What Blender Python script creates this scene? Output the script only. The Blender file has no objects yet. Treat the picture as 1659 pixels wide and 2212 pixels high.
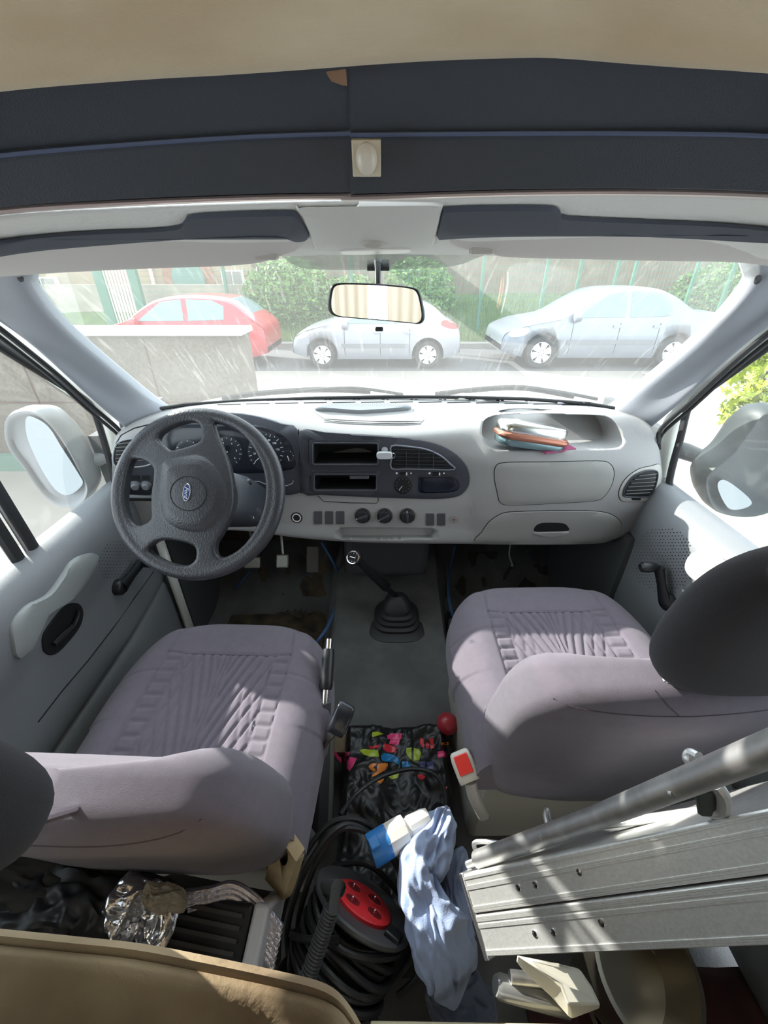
import bpy, bmesh, math, random
from mathutils import Vector, Matrix, noise
from mathutils.bvhtree import BVHTree
random.seed(7)
V = Vector
# ------------------------------------------------------------------ camera, world, sun, exposure
SC = bpy.context.scene
F_PX, PITCH, CAM = 880.0, math.radians(31.1), V((0, 0, 1.40))
cd = bpy.data.cameras.new('camera'); cam = bpy.data.objects.new('camera', cd); SC.collection.objects.link(cam)
cam.location = CAM; cam.rotation_euler = (math.radians(90) - PITCH, 0, 0)
cd.sensor_fit = 'VERTICAL'; cd.sensor_height = 36.0; cd.lens = F_PX * 36.0 / 2212.0; cd.clip_start = 0.01; cd.clip_end = 300
SC.camera = cam
SC.view_settings.view_transform = 'Standard'; SC.view_settings.look = 'None'
SC.view_settings.gamma = 1.0; SC.view_settings.use_curve_mapping = False
SC.view_settings.exposure = 1.85
SC.cycles.max_bounces = 10; SC.cycles.diffuse_bounces = 5; SC.cycles.transparent_max_bounces = 24
SC.cycles.sample_clamp_indirect = 4.0; SC.cycles.use_denoising = True
W = bpy.data.worlds.new('sky'); SC.world = W; W.use_nodes = True
bgn = W.node_tree.nodes['Background']; bgn.inputs[0].default_value = (0.80, 0.90, 1.0, 1); bgn.inputs[1].default_value = 1.15
sd = bpy.data.lights.new('sun', 'SUN'); sun = bpy.data.objects.new('sun', sd); SC.collection.objects.link(sun)
sd.energy = 4.0; sd.angle = math.radians(0.6); sd.color = (1.0, 0.96, 0.9)
SUN_AZ, SUN_EL = math.radians(-57), math.radians(28.5)      # azimuth from straight ahead, minus is to the left
sun_dir = V((math.sin(SUN_AZ) * math.cos(SUN_EL), math.cos(SUN_AZ) * math.cos(SUN_EL), math.sin(SUN_EL)))
sun.rotation_euler = sun_dir.to_track_quat('Z', 'Y').to_euler(); sun.location = sun_dir * 20
# ------------------------------------------------------------------ helpers
FW = V((0, math.cos(PITCH), -math.sin(PITCH))); UP = V((0, math.sin(PITCH), math.cos(PITCH)))
def ray(px, py): return V(((px - 829.5) / F_PX, 0, 0)) + UP * ((1106 - py) / F_PX) + FW
def P(px, py, x=None, y=None, z=None, t=None):
    d = ray(px, py)
    if x is not None: t = x / d.x
    elif y is not None: t = y / d.y
    elif z is not None: t = (z - CAM.z) / d.z
    return CAM + d * t
def lin(c): return tuple((v / 12.92 if v <= .04045 else ((v + .055) / 1.055) ** 2.4) for v in c)
def rgb(r, g, b): return lin((r / 255, g / 255, b / 255))
MATS = {}
def mat(name, col, rough=.6, metal=0, bump=0, bscale=200, mott=0, mscale=8, col2=None, spec=.5, sheen=0, coat=0, stretch=None, detail=4):
    if name in MATS: return MATS[name]
    m = bpy.data.materials.new(name); m.use_nodes = True; nt = m.node_tree; b = nt.nodes['Principled BSDF']
    b.inputs['Base Color'].default_value = (*col, 1); b.inputs['Roughness'].default_value = rough; b.inputs['Metallic'].default_value = metal
    b.inputs['Specular IOR Level'].default_value = spec; b.inputs['Sheen Weight'].default_value = sheen; b.inputs['Coat Weight'].default_value = coat
    if bump or mott:
        tc = nt.nodes.new('ShaderNodeTexCoord'); mp = nt.nodes.new('ShaderNodeMapping'); nt.links.new(tc.outputs['Object'], mp.inputs[0])
        if stretch: mp.inputs['Scale'].default_value = stretch
    if mott:
        n = nt.nodes.new('ShaderNodeTexNoise'); n.inputs['Scale'].default_value = mscale; n.inputs['Detail'].default_value = detail; nt.links.new(mp.outputs[0], n.inputs[0])
        r = nt.nodes.new('ShaderNodeMapRange'); r.inputs['From Min'].default_value = .35; r.inputs['From Max'].default_value = .65; nt.links.new(n.outputs[0], r.inputs[0])
        mx = nt.nodes.new('ShaderNodeMix'); mx.data_type = 'RGBA'; nt.links.new(r.outputs[0], mx.inputs[0])
        c2 = col2 or tuple(c * (1 - mott) for c in col)
        mx.inputs[6].default_value = (*col, 1); mx.inputs[7].default_value = (*c2, 1); nt.links.new(mx.outputs[2], b.inputs['Base Color'])
    if bump:
        n = nt.nodes.new('ShaderNodeTexNoise'); n.inputs['Scale'].default_value = bscale; n.inputs['Detail'].default_value = 3; nt.links.new(mp.outputs[0], n.inputs[0])
        bp = nt.nodes.new('ShaderNodeBump'); bp.inputs['Strength'].default_value = bump; bp.inputs['Distance'].default_value = .002
        nt.links.new(n.outputs[0], bp.inputs['Height']); nt.links.new(bp.outputs[0], b.inputs['Normal'])
    MATS[name] = m; return m
ORG = {}
class M:
    def __init__(s): s.v = []; s.f = []; s.mi = []; s.cur = 0
    def add(s, vs, fs):
        o = len(s.v); s.v += [V(p) for p in vs]; s.f += [tuple(i + o for i in f) for f in fs]; s.mi += [s.cur] * len(fs); return s
    def slot(s, i): s.cur = i; return s
    def grid(s, rows, cu=False, cv=False):
        n, m = len(rows), len(rows[0]); vs = [p for r in rows for p in r]; fs = []
        for i in range(n if cv else n - 1):
            for j in range(m if cu else m - 1):
                a = i * m + j; b = i * m + (j + 1) % m; c = ((i + 1) % n) * m + (j + 1) % m; d = ((i + 1) % n) * m + j
                fs.append((a, b, c, d))
        return s.add(vs, fs)
    def loft(s, rings, cap=True):
        s.grid(rings, cu=True); k = len(rings[0]); o = len(s.v)
        if cap:
            b = o - k * len(rings)
            s.f += [tuple(range(b, b + k))[::-1], tuple(range(o - k, o))]; s.mi += [s.cur] * 2
        return s
    def box(s, c, size, R=None):
        c = V(c); h = V(size) / 2; vs = []
        for sx in (-1, 1):
            for sy in (-1, 1):
                for sz in (-1, 1):
                    p = V((sx * h.x, sy * h.y, sz * h.z)); vs.append(c + (R @ p if R else p))
        return s.add(vs, [(0, 1, 3, 2), (4, 6, 7, 5), (0, 4, 5, 1), (2, 3, 7, 6), (0, 2, 6, 4), (1, 5, 7, 3)])
    def tube(s, pts, r, n=10, flat=1.0, upv=None, cap=True):
        pts = [V(p) for p in pts]; rings = []; nrm = None
        for i, p in enumerate(pts):
            d = (pts[min(i + 1, len(pts) - 1)] - pts[max(i - 1, 0)]).normalized()
            if nrm is None:
                a = V(upv) if upv else (V((0, 0, 1)) if abs(d.z) < .9 else V((0, 1, 0)))
                nrm = (a - d * a.dot(d)).normalized()
            else: nrm = (nrm - d * nrm.dot(d)).normalized()
            bn = d.cross(nrm); rr = r[i] if isinstance(r, (list, tuple)) else r
            rings.append([p + (nrm * math.cos(2 * math.pi * k / n) * flat + bn * math.sin(2 * math.pi * k / n)) * rr for k in range(n)])
        return s.loft(rings, cap)
    def lathe(s, prof, o=(0, 0, 0), ax=(0, 0, 1), n=32, sx=1):
        o = V(o); ax = V(ax).normalized(); a = V((0, 0, 1)) if abs(ax.z) < .9 else V((1, 0, 0)); e1 = a.cross(ax).normalized(); e2 = ax.cross(e1)
        rings = [[o + ax * h + (e1 * math.cos(2 * math.pi * k / n) * sx + e2 * math.sin(2 * math.pi * k / n)) * max(r, 1e-5) for k in range(n)] for r, h in prof]
        return s.loft(rings, True)
    def prism(s, out, d):
        d = V(d); out = [V(p) for p in out]; return s.loft([out, [p + d for p in out]])
def curve(pts, n=6, closed=False):
    pts = [V(p) for p in pts]; N = len(pts); out = []
    for i in range(N if closed else N - 1):
        if closed: a, b, c, d = pts[(i - 1) % N], pts[i], pts[(i + 1) % N], pts[(i + 2) % N]
        else: a, b, c, d = pts[max(i - 1, 0)], pts[i], pts[i + 1], pts[min(i + 2, N - 1)]
        for k in range(n):
            t = k / n; out.append(.5 * ((2 * b) + (c - a) * t + (2 * a - 5 * b + 4 * c - d) * t * t + (3 * b - a - 3 * c + d) * t ** 3))
    if not closed: out.append(pts[-1])
    return out
def surf(rows, nu=6, nv=6):
    r1 = [curve(r, nu) for r in rows]; cols = [curve([r[j] for r in r1], nv) for j in range(len(r1[0]))]
    return [[cols[j][i] for j in range(len(cols))] for i in range(len(cols[0]))]
def tag(o, label=None, cat=None, group=None, kind=None):
    if label: o['label'] = label
    if cat: o['category'] = cat
    if group: o['group'] = group
    if kind: o['kind'] = kind
    return o
def thing(name, label, cat, loc=(0, 0, 0), group=None):
    o = bpy.data.objects.new(name, None); o.empty_display_size = .05; SC.collection.objects.link(o); o.location = loc
    ORG[o] = V(loc); return tag(o, label, cat, group)
def obj(name, m, ma, parent=None, bevel=0, sub=0, ang=35, seg=2, solid=0, label=None):
    o0 = ORG[parent] if parent else None
    if o0 is None:
        xs = [p.x for p in m.v]; ys = [p.y for p in m.v]; zs = [p.z for p in m.v]
        o0 = V(((min(xs) + max(xs)) / 2, (min(ys) + max(ys)) / 2, min(zs)))
    me = bpy.data.meshes.new(name); me.from_pydata([p - o0 for p in m.v], [], m.f)
    for x in (ma if isinstance(ma, (list, tuple)) else [ma]): me.materials.append(x)
    me.polygons.foreach_set('material_index', m.mi)
    bm = bmesh.new(); bm.from_mesh(me); bmesh.ops.remove_doubles(bm, verts=bm.verts, dist=1e-6); bmesh.ops.recalc_face_normals(bm, faces=bm.faces); bm.to_mesh(me); bm.free()
    me.polygons.foreach_set('use_smooth', [True] * len(me.polygons)); me.set_sharp_from_angle(angle=math.radians(ang))
    o = bpy.data.objects.new(name, me); SC.collection.objects.link(o); ORG[o] = o0
    if parent: o.parent = parent
    else: o.location = o0
    if solid: k = o.modifiers.new('s', 'SOLIDIFY'); k.thickness = solid; k.offset = 0
    if bevel: k = o.modifiers.new('b', 'BEVEL'); k.width = bevel; k.segments = seg; k.limit_method = 'ANGLE'; k.angle_limit = math.radians(40)
    if sub: k = o.modifiers.new('u', 'SUBSURF'); k.levels = sub; k.render_levels = sub
    if label: o['label'] = label
    return o
def bake(o):
    dg = bpy.context.evaluated_depsgraph_get(); dg.update(); me = bpy.data.meshes.new_from_object(o.evaluated_get(dg)); o.modifiers.clear(); o.data = me; return o
def cut(o, cm, solver='EXACT'):
    c = obj('cutter', cm, MATS['dash_grey']); c.data.update()
    k = o.modifiers.new('c', 'BOOLEAN'); k.operation = 'DIFFERENCE'; k.object = c; k.solver = solver
    bpy.context.view_layer.update(); bake(o); bpy.data.objects.remove(c)
    return o
def bvh_of(o):
    bpy.context.view_layer.update(); me = o.data; w = o.matrix_world
    return BVHTree.FromPolygons([w @ v.co for v in me.vertices], [tuple(p.vertices) for p in me.polygons])
def hit(bv, px, py, t0=1.2):
    d = ray(px, py).normalized(); r = bv.ray_cast(CAM, d)
    if r[0] is None: return P(px, py, t=t0), -d
    n = r[1]
    return r[0], (n if n.dot(d) < 0 else -n)
def outl(pts, n=5, rnd=True):
    q = [V((a, b, 0)) for a, b in pts]
    if rnd: q = curve(q, n, True)
    return [(p.x, p.y) for p in q]
def rrect(x0, y0, x1, y1, r, n=4, sk=0):
    out = []
    for cx, cy, a0 in ((x1 - r, y1 - r, 0), (x0 + r, y1 - r, 90), (x0 + r, y0 + r, 180), (x1 - r, y0 + r, 270)):
        for k in range(n + 1):
            a = math.radians(a0 + 90 * k / n); X = cx + r * math.cos(a); out.append((X, cy + r * math.sin(a) + sk * (X - x0)))
    return out
def circ(cx, cy, r, n=24, ry=None): return [(cx + r * math.cos(2 * math.pi * k / n), cy + (ry or r) * math.sin(2 * math.pi * k / n)) for k in range(n)]
def dens(o, step=6):
    out = []
    for i, p in enumerate(o):
        q = o[(i + 1) % len(o)]; L = math.hypot(q[0] - p[0], q[1] - p[1]); k = max(1, int(L / step))
        out += [(p[0] + (q[0] - p[0]) * j / k, p[1] + (q[1] - p[1]) * j / k) for j in range(k)]
    return out
def patch_m(m, bv, o, h=.003, edge=.97, rings=(.75, .5, .25), low=-.003, dish=0):
    o = dens(o); cx = sum(p[0] for p in o) / len(o); cy = sum(p[1] for p in o) / len(o); rr = []
    for s, off in [(1, low), (1, h * .6), (edge, h)] + [(s * edge, h - dish) for s in rings] + [(.01, h - dish)]:
        ring = []
        for x, y in o:
            p, n = hit(bv, cx + (x - cx) * s, cy + (y - cy) * s); ring.append(p + n * off)
        rr.append(ring)
    m.grid(rr, cu=True); return m
def patch(name, bv, o, ma, parent, h=.003, label=None, **k):
    return obj(name, patch_m(M(), bv, o, h, **k), ma, parent, ang=50, label=label)
def seam_m(m, bv, o, r=.0012, closed=True, off=0, n=6):
    o = dens(o, 5) if closed else o; pts = []
    for x, y in o: p, nn = hit(bv, x, y); pts.append(p + nn * off)
    if closed: pts.append(pts[0]); pts.append(pts[1])
    return m.tube(pts, r, n)
def text(name, s, size, ma, mw, parent=None, ext=.0004, shear=0, font_scale=1):
    c = bpy.data.curves.new(name, 'FONT'); c.body = s; c.size = size; c.extrude = ext; c.shear = shear; c.align_x = 'CENTER'; c.align_y = 'CENTER'
    t = bpy.data.objects.new(name, c); SC.collection.objects.link(t); bpy.context.view_layer.update()
    me = bpy.data.meshes.new_from_object(t.evaluated_get(bpy.context.evaluated_depsgraph_get())); bpy.data.objects.remove(t)
    o0 = ORG[parent] if parent else V((0, 0, 0))
    me.transform(Matrix.Translation(-o0) @ mw); me.materials.clear(); me.materials.append(ma)
    o = bpy.data.objects.new(name, me); SC.collection.objects.link(o); o.parent = parent; ORG[o] = o0; return o
def frame(o, n, up=(0, 0, 1)):
    n = V(n).normalized(); x = V(up).cross(n).normalized(); y = n.cross(x)
    return Matrix.Translation(V(o)) @ Matrix((x, y, n)).transposed().to_4x4()
def sring(c, a, b, ex, ey, p=2.6, n=40):
    out = []
    for k in range(n):
        t = 2 * math.pi * k / n; ct, st = math.cos(t), math.sin(t)
        out.append(V(c) + V(ex) * (a * math.copysign(abs(ct) ** (2 / p), ct)) + V(ey) * (b * math.copysign(abs(st) ** (2 / p), st)))
    return out
def copy_tree(o, parent=None):
    c = o.copy(); SC.collection.objects.link(c); c.parent = parent
    for ch in list(o.children): copy_tree(ch, c)
    return c
def leaf_cloud(m, blobs, n, size, shape='quad'):
    for (c, r) in blobs:
        for _ in range(n):
            while True:
                d = V((random.uniform(-1, 1), random.uniform(-1, 1), random.uniform(-1, 1)))
                if .3 < d.length < 1: break
            p = V(c) + V((d.x * r[0], d.y * r[1], d.z * r[2])); s = size * random.uniform(.6, 1.3)
            a = V((random.gauss(0, 1), random.gauss(0, 1), random.gauss(0, .6))).normalized(); b = a.cross(V((random.gauss(0, 1), random.gauss(0, 1), random.gauss(0, 1)))).normalized()
            if shape == 'quad': m.add([p - a * s, p + b * s * .45, p + a * s, p - b * s * .45], [(0, 1, 2, 3)])
            else:
                vs = [p - a * s * .5]
                for ang, L in ((-100, .45), (-75, .8), (-50, .42), (-35, 1.0), (-15, .5), (0, 1.25), (15, .5), (35, 1.0), (50, .42), (75, .8), (100, .45)):
                    t = math.radians(ang); vs.append(p - a * s * .5 + (a * math.cos(t) + b * math.sin(t)) * s * L)
                m.add(vs, [(0, k, k + 1) for k in range(1, 11)])
    return m
# ------------------------------------------------------------------ materials
GREY = mat('dash_grey', rgb(150, 149, 148), .5, bump=.25, bscale=700)
DARK = mat('panel_dark', rgb(58, 60, 68), .45, bump=.2, bscale=700)
PAD = mat('pad_dark', rgb(50, 53, 60), .5, bump=.3, bscale=500)
BLACK = mat('black_plastic', rgb(26, 27, 30), .4)
VOID = mat('slot_black', rgb(14, 15, 18), .7)
WOODD = mat('dark_lining', rgb(58, 54, 50), .8, mott=.2, mscale=4)
RUBBER = mat('rubber', rgb(34, 34, 36), .6, bump=.2, bscale=300)
WHEEL = mat('wheel_leather', rgb(54, 55, 60), .33, bump=.55, bscale=260)
FABRIC = mat('seat_fabric', rgb(104, 96, 106), .95, bump=.5, bscale=1200, sheen=.15, mott=.08, mscale=60)
FABD = mat('headrest_fabric', rgb(46, 44, 48), .95, bump=.5, bscale=1200, sheen=.05)
PIPE = mat('seam_thread', rgb(72, 62, 70), .9)
VISOR = mat('visor_vinyl', rgb(196, 190, 184), .75, bump=.15, bscale=300)
LINER = mat('headliner', rgb(214, 212, 206), .9, bump=1.0, bscale=90)
LINS = mat('headliner_console', rgb(200, 198, 192), .7, bump=.1, bscale=300)
NAVY = mat('fascia_navy', rgb(58, 61, 68), .6, bump=.4, bscale=500)
BEIGE = mat('beige_fabric', rgb(216, 196, 162), .95, bump=.5, bscale=150, mott=1, mscale=5, col2=rgb(198, 174, 138), sheen=.2, stretch=(1, 2, 2))
CREAM = mat('cream_paint', rgb(206, 206, 196), .35, coat=.3)
DOORG = mat('door_grey', rgb(118, 120, 123), .55, bump=.2, bscale=500)
DOORD = mat('door_grey_lower', rgb(122, 123, 124), .65, bump=.35, bscale=400)
WHITE = mat('white_plastic', rgb(225, 222, 214), .4)
CHROME = mat('chrome', (.75, .75, .77), .15, 1)
STEEL = mat('worn_steel', (.74, .73, .72), .45, 1, mott=.25, mscale=30)
ALU = mat('brushed_aluminium', (.78, .77, .75), .42, .75, bump=.12, bscale=60, stretch=(1, 30, 30), mott=.12, mscale=10)
MAT_RUB = mat('floor_rubber', rgb(98, 97, 95), .6, bump=.5, bscale=350, mott=.35, mscale=9)
CARPET = mat('dirty_carpet', rgb(104, 90, 70), 1, bump=1, bscale=400, mott=1, mscale=14, col2=rgb(54, 50, 46), detail=8)
MIRROR_D = mat('dimmed_mirror', (.22, .23, .23), .12, 1)  # side mirror colour darkened to dim the bright street it reflects
MIRROR = mat('mirror_glass', (.85, .86, .86), .03, 1)
BLUEC = mat('blue_cord', rgb(66, 98, 140), .5)
CABLE = mat('cable_black', rgb(40, 40, 42), .45)
WPRINT = mat('white_print', rgb(225, 225, 225), .6)
def glassmat(name, dust, tint, streak=True):
    m = bpy.data.materials.new(name); m.use_nodes = True; nt = m.node_tree; nt.nodes.clear(); N = nt.nodes.new; L = nt.links.new
    out = N('ShaderNodeOutputMaterial'); tr = N('ShaderNodeBsdfTransparent'); tr.inputs[0].default_value = (*tint, 1)
    gl = N('ShaderNodeBsdfGlossy'); gl.inputs['Roughness'].default_value = .02; df = N('ShaderNodeBsdfDiffuse'); df.inputs[0].default_value = (.9, .9, .88, 1)
    tl = N('ShaderNodeBsdfTranslucent'); tl.inputs[0].default_value = (.95, .95, .9, 1)
    dm = N('ShaderNodeMixShader'); dm.inputs[0].default_value = .6; L(df.outputs[0], dm.inputs[1]); L(tl.outputs[0], dm.inputs[2])
    m1 = N('ShaderNodeMixShader'); L(tr.outputs[0], m1.inputs[1]); L(dm.outputs[0], m1.inputs[2])
    tc = N('ShaderNodeTexCoord'); mp = N('ShaderNodeMapping'); mp.inputs['Scale'].default_value = (1, .07, .07) if streak else (1, 1, 1); L(tc.outputs['Object'], mp.inputs[0])
    n1 = N('ShaderNodeTexNoise'); n1.inputs['Scale'].default_value = 130 if streak else 14; n1.inputs['Detail'].default_value = 3; n1.inputs['Distortion'].default_value = .6; L(mp.outputs[0], n1.inputs[0])
    n2 = N('ShaderNodeTexNoise'); n2.inputs['Scale'].default_value = 3; L(tc.outputs['Object'], n2.inputs[0])
    r1 = N('ShaderNodeMapRange'); r1.inputs['From Min'].default_value = .58; r1.inputs['From Max'].default_value = .68; r1.inputs['To Max'].default_value = dust * .6; L(n1.outputs[0], r1.inputs[0])
    mu = N('ShaderNodeMath'); mu.operation = 'MULTIPLY_ADD'; mu.inputs[1].default_value = dust * .5; mu.inputs[2].default_value = dust * .72; L(n2.outputs[0], mu.inputs[0])
    ad = N('ShaderNodeMath'); ad.operation = 'ADD'; L(mu.outputs[0], ad.inputs[0]); L(r1.outputs[0], ad.inputs[1]); L(ad.outputs[0], m1.inputs[0])
    fr = N('ShaderNodeLayerWeight'); fr.inputs[0].default_value = .5; pw = N('ShaderNodeMath'); pw.operation = 'POWER'; pw.inputs[1].default_value = 4; L(fr.outputs['Facing'], pw.inputs[0])
    sc_ = N('ShaderNodeMath'); sc_.operation = 'MULTIPLY_ADD'; sc_.inputs[1].default_value = .5; sc_.inputs[2].default_value = .03; L(pw.outputs[0], sc_.inputs[0]); m2 = N('ShaderNodeMixShader'); L(sc_.outputs[0], m2.inputs[0]); L(m1.outputs[0], m2.inputs[1]); L(gl.outputs[0], m2.inputs[2]); L(m2.outputs[0], out.inputs[0])
    MATS[name] = m; return m
GLASS_W = glassmat('dusty_windscreen', .10, (.93, .97, .95)); GLASS_S = glassmat('dusty_side_glass', .05, (.93, .97, .95), False)
# ------------------------------------------------------------------ van shell
def S(name, m, ma, **k): return tag(obj(name, m, ma, **k), kind='structure')
# floor: foot wells, centre tunnel
m = M(); rows = []
for y, zt in ((1.62, .28), (1.45, .26), (1.30, .20), (1.1, .17), (.9, .155), (.80, .15), (.755, .13), (.74, .02), (.4, .0), (-.4, .0), (-1.7, 0)):
    r = []
    for x in (-.86, -.6, -.4, -.27, -.235, -.205, -.17, 0, .2, .235, .27, .31, .5, .7, .86):
        f = 1 if -.18 < x < .21 else (.92 if abs(x - .015) < .225 else (.5 if abs(x - .015) < .255 else (.0)))
        fw = .0 if y < 1.4 else (y - 1.4) * 1.2
        r.append(V((x, y, max(zt * f, fw))))
    rows.append(r)
m.grid([[a for a in curve(r, 3)] for r in rows]); S('floor', m, MAT_RUB, solid=.01)
# firewall and side sills under the dash
m = M(); m.grid([[V((x, 1.62, z)) for x in (-.86, 0, .86)] for z in (.2, .88)]); S('wall_front', m, CARPET, solid=.01)
# rear body: side walls, roof, a curtained rear
for nm, X in (('wall_left', -.92), ('wall_right', .92)):
    m = M(); m.box((X, -.91, .8), (.04, 1.7, 1.7)); m.box((X, .33, 1.56), (.05, .78, .22)); S(nm, m, WOODD)
    m = M(); m.box((X * .98, 1.42, .45), (.03, .44, 1.0)); m.box((X * .86, (1.40 if X < 0 else 1.33), .35), (.02, (.40 if X < 0 else .54), .62)); S('trim_6', m, mat('kick_dark', rgb(70, 72, 74), .8))
m = M(); m.box((0, -1.78, .45), (1.9, .04, .9)); S('wall_back', m, WOODD)
CURT = mat('curtain_beige', rgb(196, 178, 150), .95)
_n = CURT.node_tree; _t = _n.nodes.new('ShaderNodeBsdfTranslucent'); _t.inputs[0].default_value = (.75, .64, .48, 1); _x = _n.nodes.new('ShaderNodeMixShader'); _x.inputs[0].default_value = .6
_n.links.new(_n.nodes['Principled BSDF'].outputs[0], _x.inputs[1]); _n.links.new(_t.outputs[0], _x.inputs[2]); _n.links.new(_x.outputs[0], _n.nodes['Material Output'].inputs[0])
for nm, x0, x1, lab in (('curtain', -.88, -.12, 'beige curtain across the back of the van, left'), ('curtain', .02, .88, 'beige curtain across the back of the van, right')):
    m = M(); m.grid([[V((x0 + (x1 - x0) * i / 60, -1.68 + .02 * math.sin(i * 1.1), z)) for i in range(61)] for z in (.05, 1.62)]); tag(obj(nm, m, CURT), lab, 'curtain')
# windscreen glass
bot = [(338, 884, 1.26), (400, 874, 1.30), (520, 866, 1.34), (680, 860, 1.37), (835, 857, 1.38), (990, 858, 1.37), (1140, 862, 1.34), (1270, 872, 1.30), (1350, 886, 1.26)]
mid = [(182, 757, 1.06), (300, 748, 1.11), (450, 742, 1.15), (640, 738, 1.175), (835, 737, 1.18), (1040, 738, 1.17), (1220, 742, 1.14), (1370, 750, 1.10), (1494, 757, 1.06)]
top = [(44, 590, .875), (200, 590, .93), (400, 589, .97), (600, 588, .995), (835, 587, 1.0), (1060, 588, .99), (1270, 589, .96), (1470, 590, .92), (1640, 590, .865)]
tt2 = [(-60, 450, .73), (150, 452, .775), (370, 454, .80), (600, 456, .82), (835, 456, .825), (1060, 456, .82), (1290, 454, .80), (1510, 452, .77), (1740, 450, .73)]
m = M(); m.grid(surf([[P(a, b, y=c) for a, b, c in r] for r in (bot, mid, top, tt2)], 5, 6))
w = S('window_1', m, GLASS_W)
m = M(); m.tube([P(a, b, y=c - .012) for a, b, c in bot], .006, 8); m.tube(curve([P(44, 600, y=.865), P(64, 640, y=.985), P(188, 755, y=1.10), P(276, 830, y=1.20), P(338, 882, y=1.25)], 5), .005, 8)
m.tube(curve([P(1638, 600, y=.86), P(1612, 645, y=.985), P(1490, 755, y=1.10), P(1404, 830, y=1.20), P(1350, 884, y=1.25)], 5), .005, 8)
obj('window_seal', m, RUBBER, w)
# shaded dotted band above the mirror
m = M(); o = outl([(606, 540), (700, 535), (820, 533), (940, 535), (1060, 540), (1030, 556), (985, 572), (900, 579), (700, 581), (640, 573)], 4)
BAND = mat('tinted_band', rgb(128, 138, 132), .4, mott=.3, mscale=25)
bb = BAND.node_tree.nodes['Principled BSDF']; bb.inputs['Alpha'].default_value = .62
bvw = bvh_of(w); patch('tinted_band', bvw, o, BAND, w, h=.0025, low=.001)
# A pillars
def strip(cols, n=5): m = M(); m.grid(surf(cols, 4, n)); return m
L_in = [(352, 890, 1.255), (300, 852, 1.20), (180, 756, 1.05), (100, 685, .955), (46, 620, .885), (40, 590, .86), (60, 540, .84)]
L_md = [(318, 905, 1.22), (240, 855, 1.14), (130, 766, 1.02), (40, 690, .93), (-30, 630, .87), (-70, 590, .83), (-90, 540, .80)]
L_ou = [(276, 925, 1.19), (205, 866, 1.10), (80, 752, .98), (-10, 685, .92), (-110, 610, .83), (-160, 570, .80), (-190, 540, .78)]
def pillar(side, name):
    cols = []
    for ln in (L_in, L_md, L_ou):
        r = []
        for a, b, c in ln:
            if side > 0: a = 1677 - a + (10 if a < 100 else 0); b -= 8 if a > 1580 else 0
            r.append(P(a, b, y=c))
        cols.append(r)
    cols.append([p + V((side * .01, .05, -.01)) for p in cols[-1]]); cols.insert(0, [p + V((-side * -.0, .05, .0)) for p in cols[0]])
    return S(name, strip(cols), mat('pillar_trim', rgb(150, 153, 160), .5, bump=.15, bscale=500), solid=.004)
pillar(-1, 'trim_1'); pillar(1, 'trim_2')
# ------------------------------------------------------------------ doors (window hole above the sill)
def Lx(a, b, dx=0): return P(a, b, x=-.84 + dx)
def Rx(a, b, dx=0): return P(a, b, x=.83 + dx)
def door(side, name):
    X = .84 * side if side < 0 else .83
    m = M(); cols = []; ys = [1.32, 1.2, 1.05, .9, .75, .6, .45, .3, .1, -.1]
    zs = .815 if side < 0 else .845
    prof = [(.03, zs + .0), (.0, zs + .004), (-.035, zs - .01), (-.06, zs - .05), (-.062, zs - .12), (-.045, zs - .2), (-.04, zs - .32), (-.04, .40), (-.0, .39), (-.05, .36), (-.06, .12), (-.02, .05)]
    for y in ys:
        f = min(1, max(.25, (1.3 - y) / .35)); cols.append([V((X + side * (a * f if a < 0 else a), y, z)) for a, z in prof])
    m.grid(surf(cols, 4, 4)); d = S(name, m, DOORG, solid=.004, ang=60)
    tr = Lx if side < 0 else Rx
    if side < 0:
        op = [(-90, 690), (0, 748), (60, 786), (120, 823), (172, 856), (200, 882), (218, 930), (238, 1000), (247, 1040), (240, 1064), (205, 1096), (105, 1192), (0, 1277), (-100, 1352)]
        fr = [(-130, 640), (-50, 692), (60, 765), (150, 829), (208, 868), (234, 905), (250, 960), (264, 1040)]
        se = [(-160, 600), (-22, 694), (68, 764), (130, 815), (192, 872), (262, 934), (266, 965)]
    else:
        op = [(1770, 665), (1659, 748), (1600, 790), (1545, 830), (1508, 856), (1486, 882), (1470, 945), (1452, 1010), (1446, 1050), (1458, 1080), (1490, 1110), (1545, 1150), (1610, 1200), (1700, 1270)]
        fr = [(1800, 620), (1720, 675), (1630, 745), (1545, 806), (1492, 845), (1462, 885), (1444, 950), (1432, 1030)]
        se = [(1830, 590), (1706, 684), (1618, 754), (1556, 808), (1492, 868), (1428, 926), (1422, 960)]
    m = M(); m.tube(curve([tr(a, b, side * .012) for a, b in op], 4), .0085, 10, flat=1.3); obj('window_seal', m, RUBBER, d)
    m = M(); m.tube(curve([tr(a, b, side * .03) for a, b in fr], 4), [.030] * 29, 14, flat=.7, upv=(1, 0, 0)); obj('door_frame', m, CREAM, d)
    m = M(); m.tube(curve([tr(a, b, -side * .035) for a, b in se], 4), .006, 10); m.tube(curve([tr(a, b, -side * .02) + V((0, -.012, -.012)) for a, b in se], 4), .005, 10); obj('door_seal', m, RUBBER, d)
    m = M(); m.grid([[V((X + side * .02, y, z)) for y in (1.28, .9, .5, -.1)] for z in (zs, 1.55)]); g = obj('pane', m, GLASS_S, d)
    return d
dl = door(-1, 'door_1'); dr = door(1, 'door_2'); bl = bvh_of(dl); br = bvh_of(dr)
m = M()
p = V((-.845, .795, .80)); q = V((-.845, .76, 1.5))
m.tube([p, q], .016, 8, flat=.7, upv=(1, 0, 0)); m.tube([p + V((0, -.045, 0)), q + V((0, -.045, 0))], .016, 8, flat=.7, upv=(1, 0, 0)); obj('window_divider', m, RUBBER, dl)
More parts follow.
